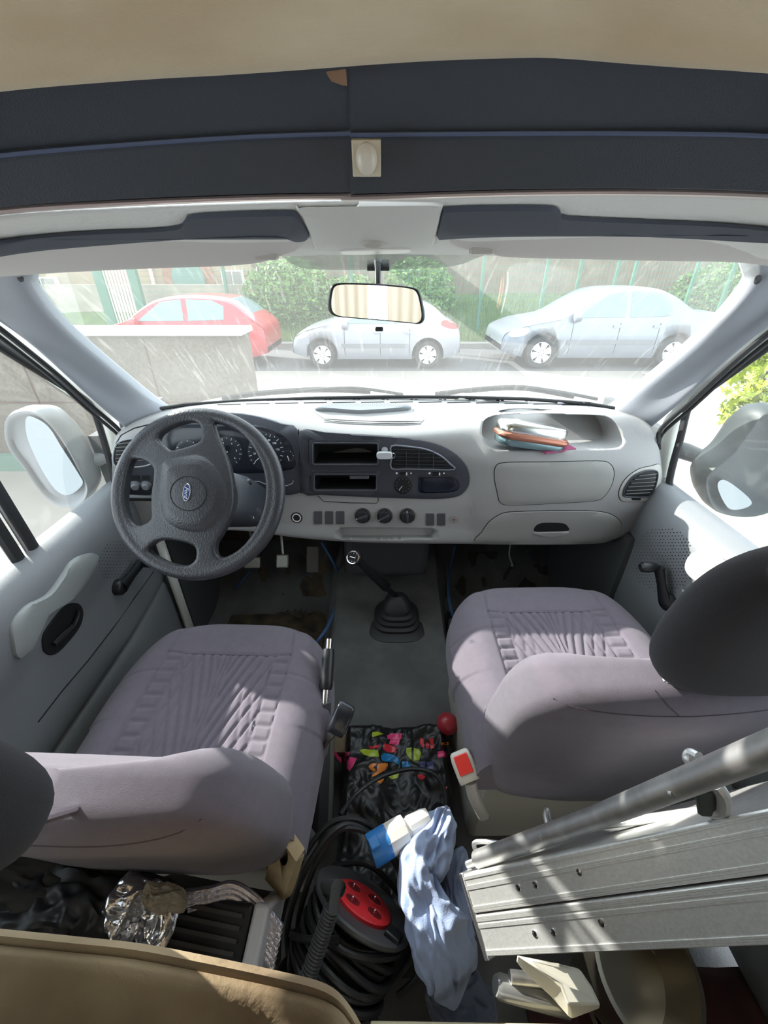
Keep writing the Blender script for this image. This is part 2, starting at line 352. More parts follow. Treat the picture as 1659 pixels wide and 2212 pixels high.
m = M(); m.tube([p + V((.006, -.0225, 0)), q + V((.006, -.0225, 0))], .004, 8); obj('divider_trim', m, STEEL, dl)
m = M(); p = V((.835, .70, .83)); m.tube([p, p + V((0, -.03, .7))], .018, 8, flat=.7, upv=(1, 0, 0)); obj('window_divider', m, RUBBER, dr)
# left door: arm pull, latch, crank, speaker dots
o = outl([(22, 1395), (20, 1350), (50, 1310), (95, 1285), (130, 1240), (150, 1212), (185, 1196), (205, 1205), (190, 1240), (150, 1290), (90, 1330), (60, 1370), (45, 1415), (28, 1418)], 4)
patch('arm_pull', bl, o, mat('door_grip', rgb(140, 143, 142), .6, bump=.3, bscale=120), dl, h=.018, edge=.86)
o = outl([(88, 1395), (92, 1365), (130, 1315), (155, 1302), (172, 1308), (176, 1330), (165, 1360), (130, 1402), (110, 1415), (94, 1410)], 4)
lt = patch('latch_recess', bl, o, VOID, dl, h=.006, low=-.002)
m = M(); m.tube([hit(bl, a, b)[0] + V((.012, 0, 0)) for a, b in ((105, 1392), (125, 1372), (148, 1352), (158, 1330), (160, 1318))], [.006, .008, .006, .005, .004], 8); obj('latch_handle', m, BLACK, lt)
def crank(bv, parent, a, b, knob, s):
    pa, n = hit(bv, *a); pb, _ = hit(bv, *b); m = M(); k = V((s, 0, 0))
    m.tube([pa + k * .02, (pa + pb) / 2 + k * .026, pb + k * .03], [.022, .015, .018], 12, flat=.6, upv=(1, 0, 0)); m.lathe([(.024, 0), (.024, .02), (.018, .026)], pa, k, 20)
    c = obj('window_crank', m, BLACK, parent, ang=50); m = M(); q = pb + k * .03; m.lathe([(.006, 0), (.012, .01), (.015, .03), (.014, .045), (.008, .05)], q, k, 16); obj('knob', m, BLACK, c)
crank(bl, dl, (250, 1268), (283, 1217), 0, 1)
crank(br, dr, (1452, 1300), (1447, 1225), 0, -1)
def dots(bv, parent, reg):
    m = M()
    x0, y0, x1, y1, cx, cy, R = reg
    for i in range(int((x1 - x0) / 7)):
        for j in range(int((y1 - y0) / 7)):
            a = x0 + i * 7 + (3.5 if j % 2 else 0); b = y0 + j * 7
            if (a - cx) ** 2 + (b - cy) ** 2 < R * R:
                p, n = hit(bv, a, b)
                if abs(n.z) > .7: continue
                e1 = n.cross(V((0, 0, 1))).normalized(); e2 = n.cross(e1); q = p + n * .0028
                m.add([q + (e1 * math.cos(t) + e2 * math.sin(t)) * .0019 for t in (0, 1.05, 2.1, 3.14, 4.19, 5.24)], [tuple(range(6))])
    o = obj('speaker_holes', m, VOID, parent)
dots(bl, dl, (205, 1170, 320, 1260, 265, 1215, 55)); dots(br, dr, (1370, 1130, 1500, 1290, 1435, 1210, 70))
m = M(); seam_m(m, bl, [(330, 1235), (290, 1290), (240, 1360), (190, 1425), (130, 1495), (80, 1560)], .002, False, .002); obj('panel_seam', m, VOID, dl)
o = outl([(1490, 1225), (1500, 1200), (1530, 1192), (1560, 1205), (1580, 1235), (1540, 1265), (1505, 1250)], 4); patch('arm_pull', br, o, mat('door_grip_r', rgb(190, 192, 186), .5), dr, h=.02, edge=.85)
# door bottoms: inner kick of the step between door and seat
m = M(); a = P(350, 1235, y=1.14); m.grid([[V((-.80, 1.165, z)), V((-.79, 1.17, z)), V((-.775, 1.18, z))] for z in (.05, .3, .62)]); S('trim_3', m, CREAM, solid=.006)
# yellow sticker, green edge
m = M(); patch_m(m, BVHTree.FromPolygons([V((-.855, 0, .5)), V((-.855, 2, .5)), V((-.855, 2, 2)), V((-.855, 0, 2))], [(0, 1, 2, 3)]), outl([(100, 1168), (104, 1152), (122, 1144), (130, 1150), (126, 1162)], 4), .001)
tag(obj('round_sticker', m, mat('sticker_yellow', rgb(214, 206, 70), .5)), 'small yellow sticker low on the driver side window', 'sticker')
# ------------------------------------------------------------------ headliner, console, fascia, ceiling
e1 = [(-240, 505), (0, 462), (300, 446), (560, 437), (830, 430), (1100, 420), (1400, 414), (1659, 420), (1900, 445)]
e2 = [(-240, 565), (0, 528), (300, 510), (560, 500), (830, 492), (1100, 492), (1400, 494), (1659, 500), (1900, 530)]
e3 = [(-240, 640), (0, 560), (300, 556), (560, 552), (830, 547), (1100, 550), (1400, 552), (1659, 560), (1900, 640)]
HY = [.50, .63, .69, .71, .72, .71, .69, .63, .50]; HY2 = [y + .07 for y in HY]; HY3 = [.62, .78, .90, .93, .945, .93, .89, .77, .60]
rows = [[P(a, b, y=y) for (a, b), y in zip(e, Y)] for e, Y in ((e1, HY), (e2, HY2), (e3, HY3))]
rows.append([p + V((0, .01, .05)) for p in rows[-1]])
m = M(); m.grid(surf(rows, 6, 4)); hl = S('ceiling', m, LINER, solid=.004); bh = bvh_of(hl)
# grey console piece between the visors
o = outl([(640, 436), (700, 433), (900, 430), (952, 432), (955, 445), (940, 510), (930, 527), (900, 531), (700, 533), (680, 525), (665, 490), (652, 460)], 3)
con = patch('overhead_console', bh, o, LINS, None, h=.008, edge=.97); tag(con, 'pale grey roof console panel between the two sun visors', 'console')
p, n = hit(bh, 805, 513); m = M(); mw = frame(p + n * .008, n); m.lathe([(.019, 0), (.018, .004), (.012, .007), (.001, .008)], (0, 0, 0), (0, 0, 1), 28); m.v = [mw @ V((q.x, q.y * .62, q.z)) for q in m.v]; obj('oval_button', m, mat('button_grey', rgb(178, 172, 164), .5), con)
o = outl([(738, 530), (810, 527), (885, 526), (878, 533), (810, 536), (745, 537)], 3); patch('label_strip', bh, o, WHITE, con, h=.010)
# dark visor wells
for o, nm in (([(-40, 520), (60, 503), (200, 492), (330, 487), (385, 480), (400, 466), (415, 456), (520, 450), (620, 448), (640, 452), (655, 475), (668, 505), (640, 512), (600, 500), (400, 505), (100, 530), (-40, 548)], 'l'),
              ([(944, 505), (950, 470), (956, 446), (970, 440), (1080, 437), (1190, 438), (1210, 448), (1230, 460), (1400, 468), (1560, 475), (1700, 490), (1700, 515), (1400, 500), (1100, 500), (970, 506)], 'r')):
    m = M(); oo = outl(o, 3); cc = []
    cen = [(min(max(a, 60), 620) if nm == 'l' else min(max(a, 975), 1640)) for a, b in oo]
    top_ = []; bot_ = []
    N = len(oo); rr = [[], []]
    for (a, b), c in zip(oo, cen):
        q, nn = hit(bh, a, b); rr[0].append(q + nn * .004)
        q, nn = hit(bh, c, (505 if nm == 'l' else 496)); rr[1].append(q + nn * .004)
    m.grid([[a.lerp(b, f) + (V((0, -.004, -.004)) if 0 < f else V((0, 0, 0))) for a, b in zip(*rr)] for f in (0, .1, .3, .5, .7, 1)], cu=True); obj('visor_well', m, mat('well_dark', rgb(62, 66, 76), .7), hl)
# visors
def visor(name, label, top, bot, sgn):
    t = thing(name, label, 'sun visor', P(*top[1][:2], y=.72), 'sun visors')
    m = M(); R = []
    T = curve([P(a, b, y=c) for a, b, c in top], 8); B = curve([P(a, b, y=c) for a, b, c in bot], 8)
    for a, b in zip(T, B):
        w = (b - a); L = w.length; d = w.normalized(); k = V((1, 0, 0)); n_ = k.cross(d).normalized(); R.append(sring((a + b) / 2, L / 2, .011, d, n_, 3.2, 28))
    n0 = len(R); f = [(0, .12), (1, .6), (2, .85), (3, .96)]
    for i, s in f:
        for q in (R[i], R[n0 - 1 - i]):
            c = sum(q, V((0, 0, 0))) / len(q); q[:] = [c + (z - c) * s for z in q]
    m.loft(R); obj('visor_panel', m, VISOR, t, ang=60); return t
vl = visor('sun_visor', 'pale grey sun visor over the driver side, left of the mirror', [(-190, 560, .66), (-60, 528, .70), (60, 512, .73), (200, 502, .755), (350, 493, .78), (480, 487, .80), (590, 486, .81), (630, 492, .815), (648, 515, .82)], [(-190, 640, .72), (-60, 600, .76), (60, 588, .79), (200, 580, .82), (350, 574, .85), (480, 570, .87), (560, 562, .875), (610, 545, .87), (645, 530, .85)], -1)
vr = visor('sun_visor', 'pale grey sun visor over the passenger side, right of the mirror', [(972, 500, .82), (985, 470, .81), (1010, 458, .80), (1120, 456, .79), (1300, 462, .775), (1450, 470, .76), (1600, 484, .74), (1720, 497, .71), (1850, 520, .67)], [(972, 515, .84), (1000, 530, .86), (1060, 541, .87), (1100, 551, .87), (1300, 556, .85), (1450, 559, .83), (1600, 562, .80), (1720, 580, .76), (1850, 605, .72)], 1)
for t, px_ in ((vl, (575, 553)), (vr, (1040, 541))):
    m = M(); p = P(*px_, y=.86); m.box(p, (.04, .025, .012)); m.tube([p + V((-.02, .01, 0)), p + V((.02, .01, 0))], .006, 10); obj('visor_clip', m, mat('clip_grey', rgb(176, 168, 160), .5), t, bevel=.003)
# metal edge and navy fascia, in two butted boards
f1 = [(-240, 490), (0, 447), (300, 428), (560, 418), (758, 415), (757, 418), (1100, 408), (1400, 406), (1659, 413), (1900, 430)]
f2 = [(-240, 375), (0, 338), (300, 312), (560, 296), (758, 290), (757, 293), (1100, 290), (1400, 290), (1659, 296), (1900, 320)]
f3 = [(-240, 240), (0, 200), (300, 168), (560, 152), (758, 146), (757, 148), (1050, 132), (1250, 128), (1659, 150), (1900, 175)]
def fy(a): return .66 - .10 * ((a - 830) / 1070) ** 2
m = M(); m.tube(curve([P(a, b + 9, y=fy(a) + .012) for a, b in f1], 4), .006, 8, flat=.6); S('trim_4', m, mat('edge_metal', rgb(196, 180, 172), .3, .6))
for nm, sl in (('wall_overhead', slice(0, 5)), ('trim_5', slice(5, 10))):
    m = M(); dz = 0 if nm[0] == 'w' else -.003
    A = [P(a, b, y=fy(a) + dz) for a, b in f1[sl]]; B = [P(a, b, y=fy(a) - .012 + dz) for a, b in f2[sl]]; C_ = [P(a, b - 30, y=fy(a) - .05 + dz) for a, b in f3[sl]]
    Bu = [p + V((0, -.002, .004)) for p in B]; Bd = [p + V((0, .002, -.004)) for p in B]
    # crease as a raised welt
    m.grid([curve(q, 5) for q in ([p + V((0, .03, .002)) for p in A], A, [a.lerp(b, .5) for a, b in zip(A, Bd)], Bd, [p + V((0, -.004, 0)) for p in B], Bu, [a.lerp(b, .5) for a, b in zip(Bu, C_)], C_)])
    fa = S(nm, m, NAVY, ang=20)
    m = M(); m.tube(curve([p + V((0, -.004, 0)) for p in B], 5), .0022, 6); obj('welt', m, mat('welt_blue', rgb(86, 96, 124), .5), fa)
# small lamp button on the fascia
p = P(792, 340, y=.628); n = V((0, -.93, -.36)).normalized(); mw = frame(p, n); lp = thing('roof_lamp', 'small square cream lamp with oval dome on the dark roof fascia', 'lamp', p)
m = M(); s = .0168; m.v = []; m.box((0, 0, .003), (s * 2, s * 2, .008)); m.v = [mw @ q for q in m.v]; obj('lamp_base', m, mat('lamp_cream', rgb(204, 192, 170), .5), lp, bevel=.001)
m = M(); m.lathe([(.0125, 0), (.0118, .004), (.008, .008), (.001, .0095)], (0, 0, .006), (0, 0, 1), 24); m.v = [mw @ V((q.x, q.y * 1.25, q.z)) for q in m.v]; obj('lamp_dome', m, mat('lamp_dome', rgb(214, 205, 190), .25), lp)
# torn foam at the joint
m = M(); m.loft([[P(a, b, y=.6) + V((0, -.0 - k, 0)) for a, b in ((706, 160), (748, 154), (750, 186), (738, 184), (716, 176))] for k in (0, .006)]); obj('torn_foam', m, mat('foam', rgb(150, 120, 98), 1, bump=1, bscale=100), fa)
# beige padded ceiling above / behind
m = M(); rows = []; f3 = [q for q in f3 if q[0] not in (757, 758)]
for k, (dy, dz) in enumerate(((0, 0), (-.02, -.002), (-.09, .01), (-.25, .03), (-.5, .04), (-.66, .045))):
    r = []
    for a, b in f3:
        p = P(a, b, y=fy(a) - .055); q = p + V((0, dy, dz)) if k else p + V((0, .02, .02)); r.append(q)
    r.insert(0, V((-1.0, r[0].y, r[0].z - .02))); r.append(V((1.0, r[-1].y, r[-1].z - .02))); rows.append(r)
m.grid(surf(rows, 4, 5)); m.v = [p + V((0, 0, .006 * noise.noise(V((p.x * 4, p.y * 9, 0))))) for p in m.v]; S('ceiling_rear', m, BEIGE, solid=.01)
m = M(); m.box((0, -.88, 1.66), (1.9, 1.85, .04)); m.box((0, .02, 1.69), (1.9, .1, .1)); S('ceiling_back', m, WOODD)
# ------------------------------------------------------------------ rear view mirror
p = P(818, 655, y=.90); t = thing('rear_view_mirror', 'black framed rear view mirror hanging from the windscreen centre', 'mirror', p)
def mir(o, y0, off, ring): return [P(a, b, y=y0) for a, b in o]
O1 = outl([(712, 690), (709, 650), (712, 622), (722, 613), (760, 611), (830, 613), (890, 620), (908, 630), (916, 655), (917, 688), (908, 698), (890, 699), (820, 692), (740, 690), (722, 696)], 4, True)
O1 = outl([(709, 665), (711, 630), (722, 613), (765, 611), (830, 614), (888, 620), (906, 630), (914, 658), (917, 686), (908, 699), (885, 698), (820, 692), (760, 687), (722, 682)], 4)
nrm = V((.05, -.97, .0)).normalized(); c0 = P(814, 655, y=.90)
m = M(); base = [P(a, b, y=.90) for a, b in O1]; cc = sum(base, V((0, 0, 0))) / len(base)
def sc(r, s, dy): return [cc + (q - cc) * s + V((0, dy, 0)) for q in r]
m.loft([sc(base, .93, -.003), sc(base, .97, -.006), sc(base, 1, -.003), sc(base, 1, .004), sc(base, .9, .02), sc(base, .55, .028)]); obj('housing', m, BLACK, t, ang=60)
m = M(); m.loft([sc(base, .925, -.0035), sc(base, .925, -.0065)]); obj('mirror_face', m, MIRROR, t)
m = M(); p0 = P(816, 622, y=.91); p1 = P(816, 580, y=.955); p2 = P(817, 566, y=.985)
m.tube([p0 + V((0, .005, -.01)), p0, p1, p2], [.009, .006, .006, .010], 10); m.box(P(817, 573, y=.985), (.046, .008, .02)); obj('stem', m, BLACK, t, bevel=.002)
m = M(); m.box(cc + V((.0, .004, -.046)), (.016, .008, .008)); obj('dip_lever', m, BLACK, t, bevel=.002)
# ------------------------------------------------------------------ dashboard
DT = [
 [(262,925,1.20),(300,902,1.24),(345,886,1.27),(430,872,1.31),(530,864,1.345),(640,860,1.37),(760,858,1.38),(880,857,1.385),(1000,858,1.38),(1100,861,1.365),(1200,866,1.34),(1290,873,1.31),(1350,888,1.27),(1385,905,1.23),(1402,925,1.19)],
 [(256,934,1.18),(290,910,1.20),(340,896,1.215),(430,884,1.24),(530,878,1.26),(640,880,1.27),(760,884,1.28),(880,885,1.28),(1000,884,1.28),(1090,884,1.27),(1200,884,1.25),(1300,886,1.235),(1365,898,1.20),(1400,915,1.17),(1413,935,1.14)],
 [(247,950,1.14),(280,926,1.155),(335,907,1.17),(430,899,1.18),(530,900,1.18),(640,920,1.17),(760,930,1.16),(880,932,1.155),(1000,922,1.15),(1080,906,1.15),(1200,900,1.15),(1310,902,1.15),(1375,912,1.145),(1408,930,1.12),(1418,950,1.10)],
 [(243,985,1.12),(275,975,1.13),(330,960,1.15),(430,950,1.16),(530,950,1.16),(640,955,1.15),(760,958,1.145),(880,965,1.135),(1000,978,1.115),(1070,978,1.08),(1200,982,1.065),(1310,985,1.065),(1385,985,1.07),(1420,985,1.085),(1428,990,1.11)],
 [(242,1030,1.11),(275,1030,1.13),(330,1030,1.15),(430,1030,1.165),(530,1030,1.165),(640,1030,1.16),(760,1030,1.155),(880,1032,1.145),(1000,1035,1.12),(1060,1040,1.08),(1200,1042,1.05),(1310,1042,1.05),(1380,1040,1.055),(1422,1040,1.075),(1431,1040,1.11)],
 [(245,1070,1.12),(278,1075,1.14),(330,1080,1.16),(430,1085,1.17),(530,1085,1.165),(640,1085,1.155),(760,1085,1.15),(880,1088,1.14),(1000,1092,1.115),(1050,1095,1.09),(1200,1097,1.055),(1310,1097,1.055),(1370,1092,1.06),(1410,1085,1.08),(1424,1080,1.115)],
 [(262,1110,1.14),(290,1125,1.15),(335,1130,1.16),(430,1125,1.165),(530,1120,1.16),(640,1130,1.145),(760,1132,1.14),(880,1133,1.135),(1000,1135,1.12),(1050,1138,1.10),(1200,1140,1.07),(1300,1138,1.07),(1350,1130,1.08),(1390,1115,1.09),(1408,1102,1.12)],
 [(285,1130,1.16),(310,1142,1.16),(345,1148,1.16),(430,1145,1.16),(530,1146,1.16),(640,1160,1.14),(760,1169,1.135),(880,1172,1.13),(1000,1173,1.12),(1060,1174,1.11),(1200,1175,1.09),(1290,1172,1.09),(1335,1162,1.10),(1368,1143,1.11),(1385,1125,1.13)],
]
rows = [[P(a, b, y=c) for a, b, c in r] for r in DT]
rows.append([p + V((0, .05, -.012)) for p in rows[-1]]); rows.append([p + V((0, .2, .03)) for p in rows[-2]])
m = M(); G = surf(rows, 9, 8); n0 = len(G)
back = [[p + V((0, .02, -.03)) for p in G[0]]]
G = [[V((p.x * .98, 1.5, .95)) for p in G[0]], [V((p.x, max(p.y + .02, 1.36), p.z - .02)) for p in G[0]]] + G + [[V((p.x * .98, 1.5, .70)) for p in G[-1]]]
nr, nc = len(G), len(G[0]); m.grid(G)
# close ends and back
for j in (0, nc - 1): m.f.append(tuple(i * nc + j for i in range(nr))); m.mi.append(0)
m.f.append(tuple([(nr - 1) * nc + j for j in range(nc)] + [j for j in range(nc - 1, -1, -1)])); m.mi.append(0)
ORGD = V((0, 1.2, .62)); dash = thing('dashboard', 'grey van dashboard with dark centre panel and rounded passenger end', 'dashboard', ORGD)
body = obj('body', m, GREY, dash, ang=50); bd = bvh_of(body)
def cutter(o, bv, out=.03, depth=.08, d=(0, 1, -.2), shrink=.94):
    o = dens(o, 8); d = V(d).normalized(); A = [hit(bv, a, b)[0] for a, b in o]; c = sum(A, V((0, 0, 0))) / len(A)
    cm = M(); r2 = [c + (p - c) * shrink + d * depth for p in A]; cm.loft([[p - d * out for p in A], A, r2]); return cm
binO = outl([(1041, 930), (1046, 908), (1070, 897), (1120, 894), (1240, 895), (1305, 899), (1332, 915), (1347, 945), (1343, 966), (1300, 972), (1200, 973), (1085, 973), (1058, 965), (1045, 948)], 4)
cut(body, cutter(binO, bd, depth=.10, d=(0, 1, -.12)))
trayO = rrect(727, 1141, 941, 1166, 12, 5); cut(body, cutter(trayO, bd, depth=.03, d=(0, 1, -.1), shrink=.95))
bzr = [(668, 950, 822, 1008), (672, 1016, 820, 1064)]
slots = [rrect(678, 958, 815, 1000, 3), rrect(681, 1025, 812, 1056, 3)]
# dark panels
cp = outl([(648, 932), (700, 934), (760, 938), (830, 942), (890, 948), (940, 958), (978, 976), (1003, 1000), (1013, 1024), (1013, 1045), (1003, 1062), (983, 1073), (940, 1077), (850, 1075), (750, 1071), (695, 1068), (655, 1064), (650, 1000)], 3)
cpn = patch('centre_panel', bd, cp, DARK, dash, h=.006, edge=.97)
cl = outl([(334, 915), (420, 897), (500, 893), (560, 901), (610, 916), (643, 929), (646, 1000), (650, 1063), (560, 1066), (470, 1068), (380, 1066), (340, 1062), (336, 985)], 3)
clp = patch('cluster_surround', bd, cl, DARK, dash, h=.006, edge=.97)
bc = bvh_of(cpn); bcl = bvh_of(clp)
lp_ = outl([(262, 985), (300, 982), (330, 984), (346, 1060), (262, 1062)], 3); patch('switch_panel', bd, lp_, PAD, dash, h=.003)
for x, y in ((293, 1046), (317, 1046), (270, 1050)):
    p, n = hit(bd, x, y); k = M(); k.lathe([(.016, 0), (.016, .005), (.012, .006), (.011, .014), (.009, .016)], p + n * .003, n, 20); obj('light_knob', k, mat('knob_grey', rgb(110, 112, 116), .5), dash)
for x in (292, 315): patch('rocker_switch', bd, rrect(x - 8, 1026, x + 8, 1036, 2), VOID, dash, h=.005)
# gauges behind a dark lens
lens = outl([(352, 925), (440, 915), (520, 915), (580, 925), (622, 950), (636, 985), (636, 1010), (600, 1018), (540, 1022), (440, 1022), (360, 1015), (350, 970)], 3)
ln = patch('instrument_lens', bcl, lens, mat('lens_dark', rgb(30, 33, 40), .15), dash, h=.0015, low=-.001, edge=.99); blf = bvh_of(ln)
INST = mat('instrument_face', rgb(38, 42, 50), .35)
def gauge(cx, cy, r, a0, a1, n, needle, nums, name='gauge'):
    g = patch(name, blf, circ(cx, cy, r, 30, r * 1.02), INST, dash, h=.001, low=0)
    mm = M()
    for k in range(n + 1):
        a = math.radians(a0 + (a1 - a0) * k / n); L = .80 if k % 2 == 0 else .88
        p1, nn = hit(blf, cx + r * .95 * math.cos(a), cy - r * .95 * math.sin(a)); p2, _ = hit(blf, cx + r * L * math.cos(a), cy - r * L * math.sin(a)); mm.tube([p1 + nn * .0016, p2 + nn * .0016], .0006, 4)
    obj('dial_marks', mm, WPRINT, g); mm = M(); a = math.radians(needle)
    p1, nn = hit(blf, cx - r * .1 * math.cos(a), cy + r * .1 * math.sin(a)); p2, _ = hit(blf, cx + r * .8 * math.cos(a), cy - r * .8 * math.sin(a)); mm.tube([p1 + nn * .004, p2 + nn * .004], [.0016, .0007], 6); obj('needle', mm, WPRINT, g)
    for s, aa in nums:
        a = math.radians(aa); p, nn = hit(blf, cx + r * .63 * math.cos(a), cy - r * .63 * math.sin(a)); text('numeral', s, .008, WPRINT, frame(p + nn * .0015, nn), g)
gauge(490, 977, 34, 225, -45, 14, 228, [('2', 170), ('3', 110), ('4', 60), ('5', 10), ('6', -35)], 'rev_counter')
gauge(575, 975, 40, 225, -45, 18, 222, [('20', 190), ('40', 155), ('60', 118), ('80', 75), ('100', 45), ('120', 10), ('140', -30)], 'speedometer')
gauge(622, 985, 13, 60, -50, 4, -70, [], 'fuel_gauge'); gauge(405, 975, 26, 225, -45, 8, 200, [], 'clock')
k = M(); seam_m(k, bd, [(646, 929), (648, 1000), (652, 1064)], .0016, False, .006); obj('panel_joint', k, VOID, dash)
# trim line: light edge of the lower shroud
k = M(); seam_m(k, bcl, [(520, 1038), (560, 1040), (575, 1046), (600, 1050), (620, 1049), (632, 1044), (634, 1038)], .0014, False, .001); obj('shroud_edge', k, mat('edge_light', rgb(150, 152, 160), .4), dash)
# radio slots: cut through panel and body, line with dark pockets
for nm, o, fr_ in (('radio_slot', slots[0], bzr[0]), ('storage_slot', slots[1], bzr[1])):
    k = M(); fo = rrect(*fr_, 6); patch_m(k, bc, fo, .003, rings=(.9,), low=-.002, edge=.99); fr = obj(nm, k, PAD, dash, ang=50)
    c = cutter(o, bd, depth=.09, d=(0, 1, -.05), shrink=.97, out=.03)
    for q in (cpn, fr, body): cut(q, M().add(c.v, c.f))
    k = M(); k.loft([[p for p in c.v[len(c.v) // 3:2 * len(c.v) // 3]], c.v[2 * len(c.v) // 3:]], cap=False); k.f.append(tuple(range(len(k.v) // 2, len(k.v)))); k.mi.append(0)
    cen = sum(k.v, V((0, 0, 0))) / len(k.v); k.v = [cen + (p - cen) * .995 for p in k.v]; obj('slot_liner', k, VOID, fr)
    k = M(); seam_m(k, bc, rrect(o[0][0] - 140 if 0 else min(a for a, b in o) - 2, min(b for a, b in o) - 2, max(a for a, b in o) + 2, max(b for a, b in o) + 2, 4), .0012, True, .003); obj('slot_rim', k, mat('rim_grey', rgb(96, 98, 108), .4), fr)
patch('slot_tab', bc, rrect(755, 1027, 797, 1034, 1), mat('tab_grey', rgb(80, 82, 88), .5), dash, h=.002)
# centre vent
def vent(name, o, inner_rows, bv, parent, frame_mat, slat_mat, h=.004):
    v = patch(name, bv, o, VOID, parent, h=.001, low=-.001, edge=.99)
    k = M(); seam_m(k, bv, o, .0026, True, .002); obj('vent_frame', k, frame_mat, v)
    k = M()
    for (x0, y0), (x1, y1) in inner_rows:
        N = 8; a = [hit(bv, x0 + (x1 - x0) * i / N, y0 + (y1 - y0) * i / N) for i in range(N + 1)]
        k.grid([[p + n * .001 + V((0, 0, -.001)) for p, n in a], [p + n * .0055 + V((0, 0, .0015)) for p, n in a], [p + n * .0055 + V((0, 0, .003)) for p, n in a], [p + n * .001 + V((0, 0, .002)) for p, n in a]])
    obj('slat', k, slat_mat, v, ang=20); return v
vo = outl([(846, 963), (880, 964), (920, 970), (952, 984), (972, 1001), (981, 1013), (930, 1013), (880, 1012), (846, 1011), (846, 985)], 3)
rws = [((850, 970 + 0), (915, 972)), ((850, 978), (937, 980)), ((850, 986), (952, 988)), ((850, 994), (962, 996)), ((850, 1002), (972, 1004)), ((850, 1008), (976, 1009))]
cv = vent('air_vent', vo, rws, bc, dash, mat('vent_rim', rgb(120, 124, 134), .35), PAD)
k = M()
for x in (878, 905, 936): k = M(); p, n = hit(bc, x, 974); q, _ = hit(bc, x, 1009); k.tube([p + n * .006, q + n * .006], .0015, 6); obj('vent_divider', k, PAD, cv)
for x0 in (857, 928):
    p, n = hit(bc, x0, 1022); k = M(); k.lathe([(.0035, 0), (.0035, .001)], p + n * .0005, n, 16); obj('vent_icon', k, WPRINT, dash); k = M(); p, n = hit(bc, x0 + 31, 1022); k.lathe([(.0028, 0), (.0028, .001)], p + n * .0005, n, 6); obj('vent_icon', k, WPRINT, dash)
    patch('vent_wheel', bc, rrect(x0 + 6, 1020, x0 + 24, 1026, 1), BLACK, dash, h=.002); patch('wheel_mark', bc, rrect(x0 + 20, 1020, x0 + 23, 1026, 1), WPRINT, dash, h=.003)
g = patch('clock_dial', bc, circ(870, 1048, 19), VOID, dash, h=.002); k = M(); seam_m(k, bc, circ(870, 1048, 20), .0012, True, .001); obj('dial_ring', k, PAD, g)
k = M()
for i in range(12):
    a = i * math.pi / 6; p1, n = hit(bc, 870 + 16 * math.cos(a), 1048 + 16 * math.sin(a)); p2, _ = hit(bc, 870 + 13 * math.cos(a), 1048 + 13 * math.sin(a)); k.tube([p1 + n * .0025, p2 + n * .0025], .0004, 4)
obj('dial_marks', k, mat('mark_grey', rgb(120, 120, 124), .6), g)
k = M(); p1, n = hit(bc, 869, 1049); p2, _ = hit(bc, 862, 1058); k.tube([p1 + n * .003, p2 + n * .003], .0008, 5); obj('clock_hand', k, WPRINT, g)
patch('display_window', bc, outl([(905, 1032), (910, 1028), (960, 1027), (980, 1030), (992, 1042), (992, 1052), (980, 1062), (930, 1065), (906, 1063), (903, 1050)], 3), mat('display_dark', rgb(16, 22, 34), .2), dash, h=.002)
# lower row
k = M(); seam_m(k, bd, [(686, 1071), (692, 1076), (700, 1083), (755, 1086), (813, 1087), (817, 1082), (817, 1075)], .0013, False); obj('ashtray_seam', k, VOID, dash)
p, n = hit(bd, 641, 1118); k = M(); k.lathe([(.0148, 0), (.0148, .003), (.0115, .003), (.0115, 0)], p, n, 28); lt_ = obj('lighter_socket', k, WHITE, dash); k = M(); k.lathe([(.0195, -.001), (.019, .0012), (.012, .0012)], p, n, 28); k.lathe([(.0115, .0012), (.011, .0022)], p, n, 28); obj('socket_well', k, VOID, lt_)
for x in (678, 702, 726): patch('blank_switch', bd, rrect(x, 1104, x + 18, 1132, 2), mat('blank_dark', rgb(70, 70, 74), .5), dash, h=.0025)
for x in (920, 944): patch('blank_switch', bd, rrect(x, 1109, x + 18, 1135, 2), mat('blank_dark', rgb(70, 70, 74), .5), dash, h=.0025)
for x in (784, 831, 880):
    p, n = hit(bd, x, 1113); n = (n + V((0, -.2, .1))).normalized(); k = M(); k.lathe([(.031, -.001), (.030, .002), (.026, .003)], p, n, 36); kn = obj('heater_dial', k, mat('dial_rim', rgb(130, 128, 126), .4), dash)
    k = M(); k.lathe([(.026, .002), (.0255, .007), (.021, .009), (.02, .017), (.018, .019)], p, n, 36); obj('knob', k, BLACK, kn, ang=45)
    F_ = frame(p + n * .019, n); ang_ = math.radians({784: -160, 831: -150, 880: 95}[x]); R_ = Matrix.Rotation(ang_, 4, 'Z'); k = M(); k.box((0, 0, .003), (.034, .008, .010)); k.v = [F_ @ (R_ @ q) for q in k.v]; obj('grip_bar', k, PAD, kn, bevel=.002)
    k = M(); k.box((.019, 0, .0), (.006, .002, .002)); k.v = [F_ @ (R_ @ q) for q in k.v]; obj('pointer', k, WPRINT, kn)
p, n = hit(bd, 980, 1122); k = M(); k.lathe([(.0165, 0), (.016, .0015), (.015, .0015)], p, n, 28); bg = obj('round_cap', k, mat('cap_grey', rgb(140, 134, 132), .5), dash); k = M(); k.lathe([(.003, .0015), (.003, .003)], p, n, 8); obj('warning_light', k, mat('dull_red', rgb(150, 50, 40), .4), bg)
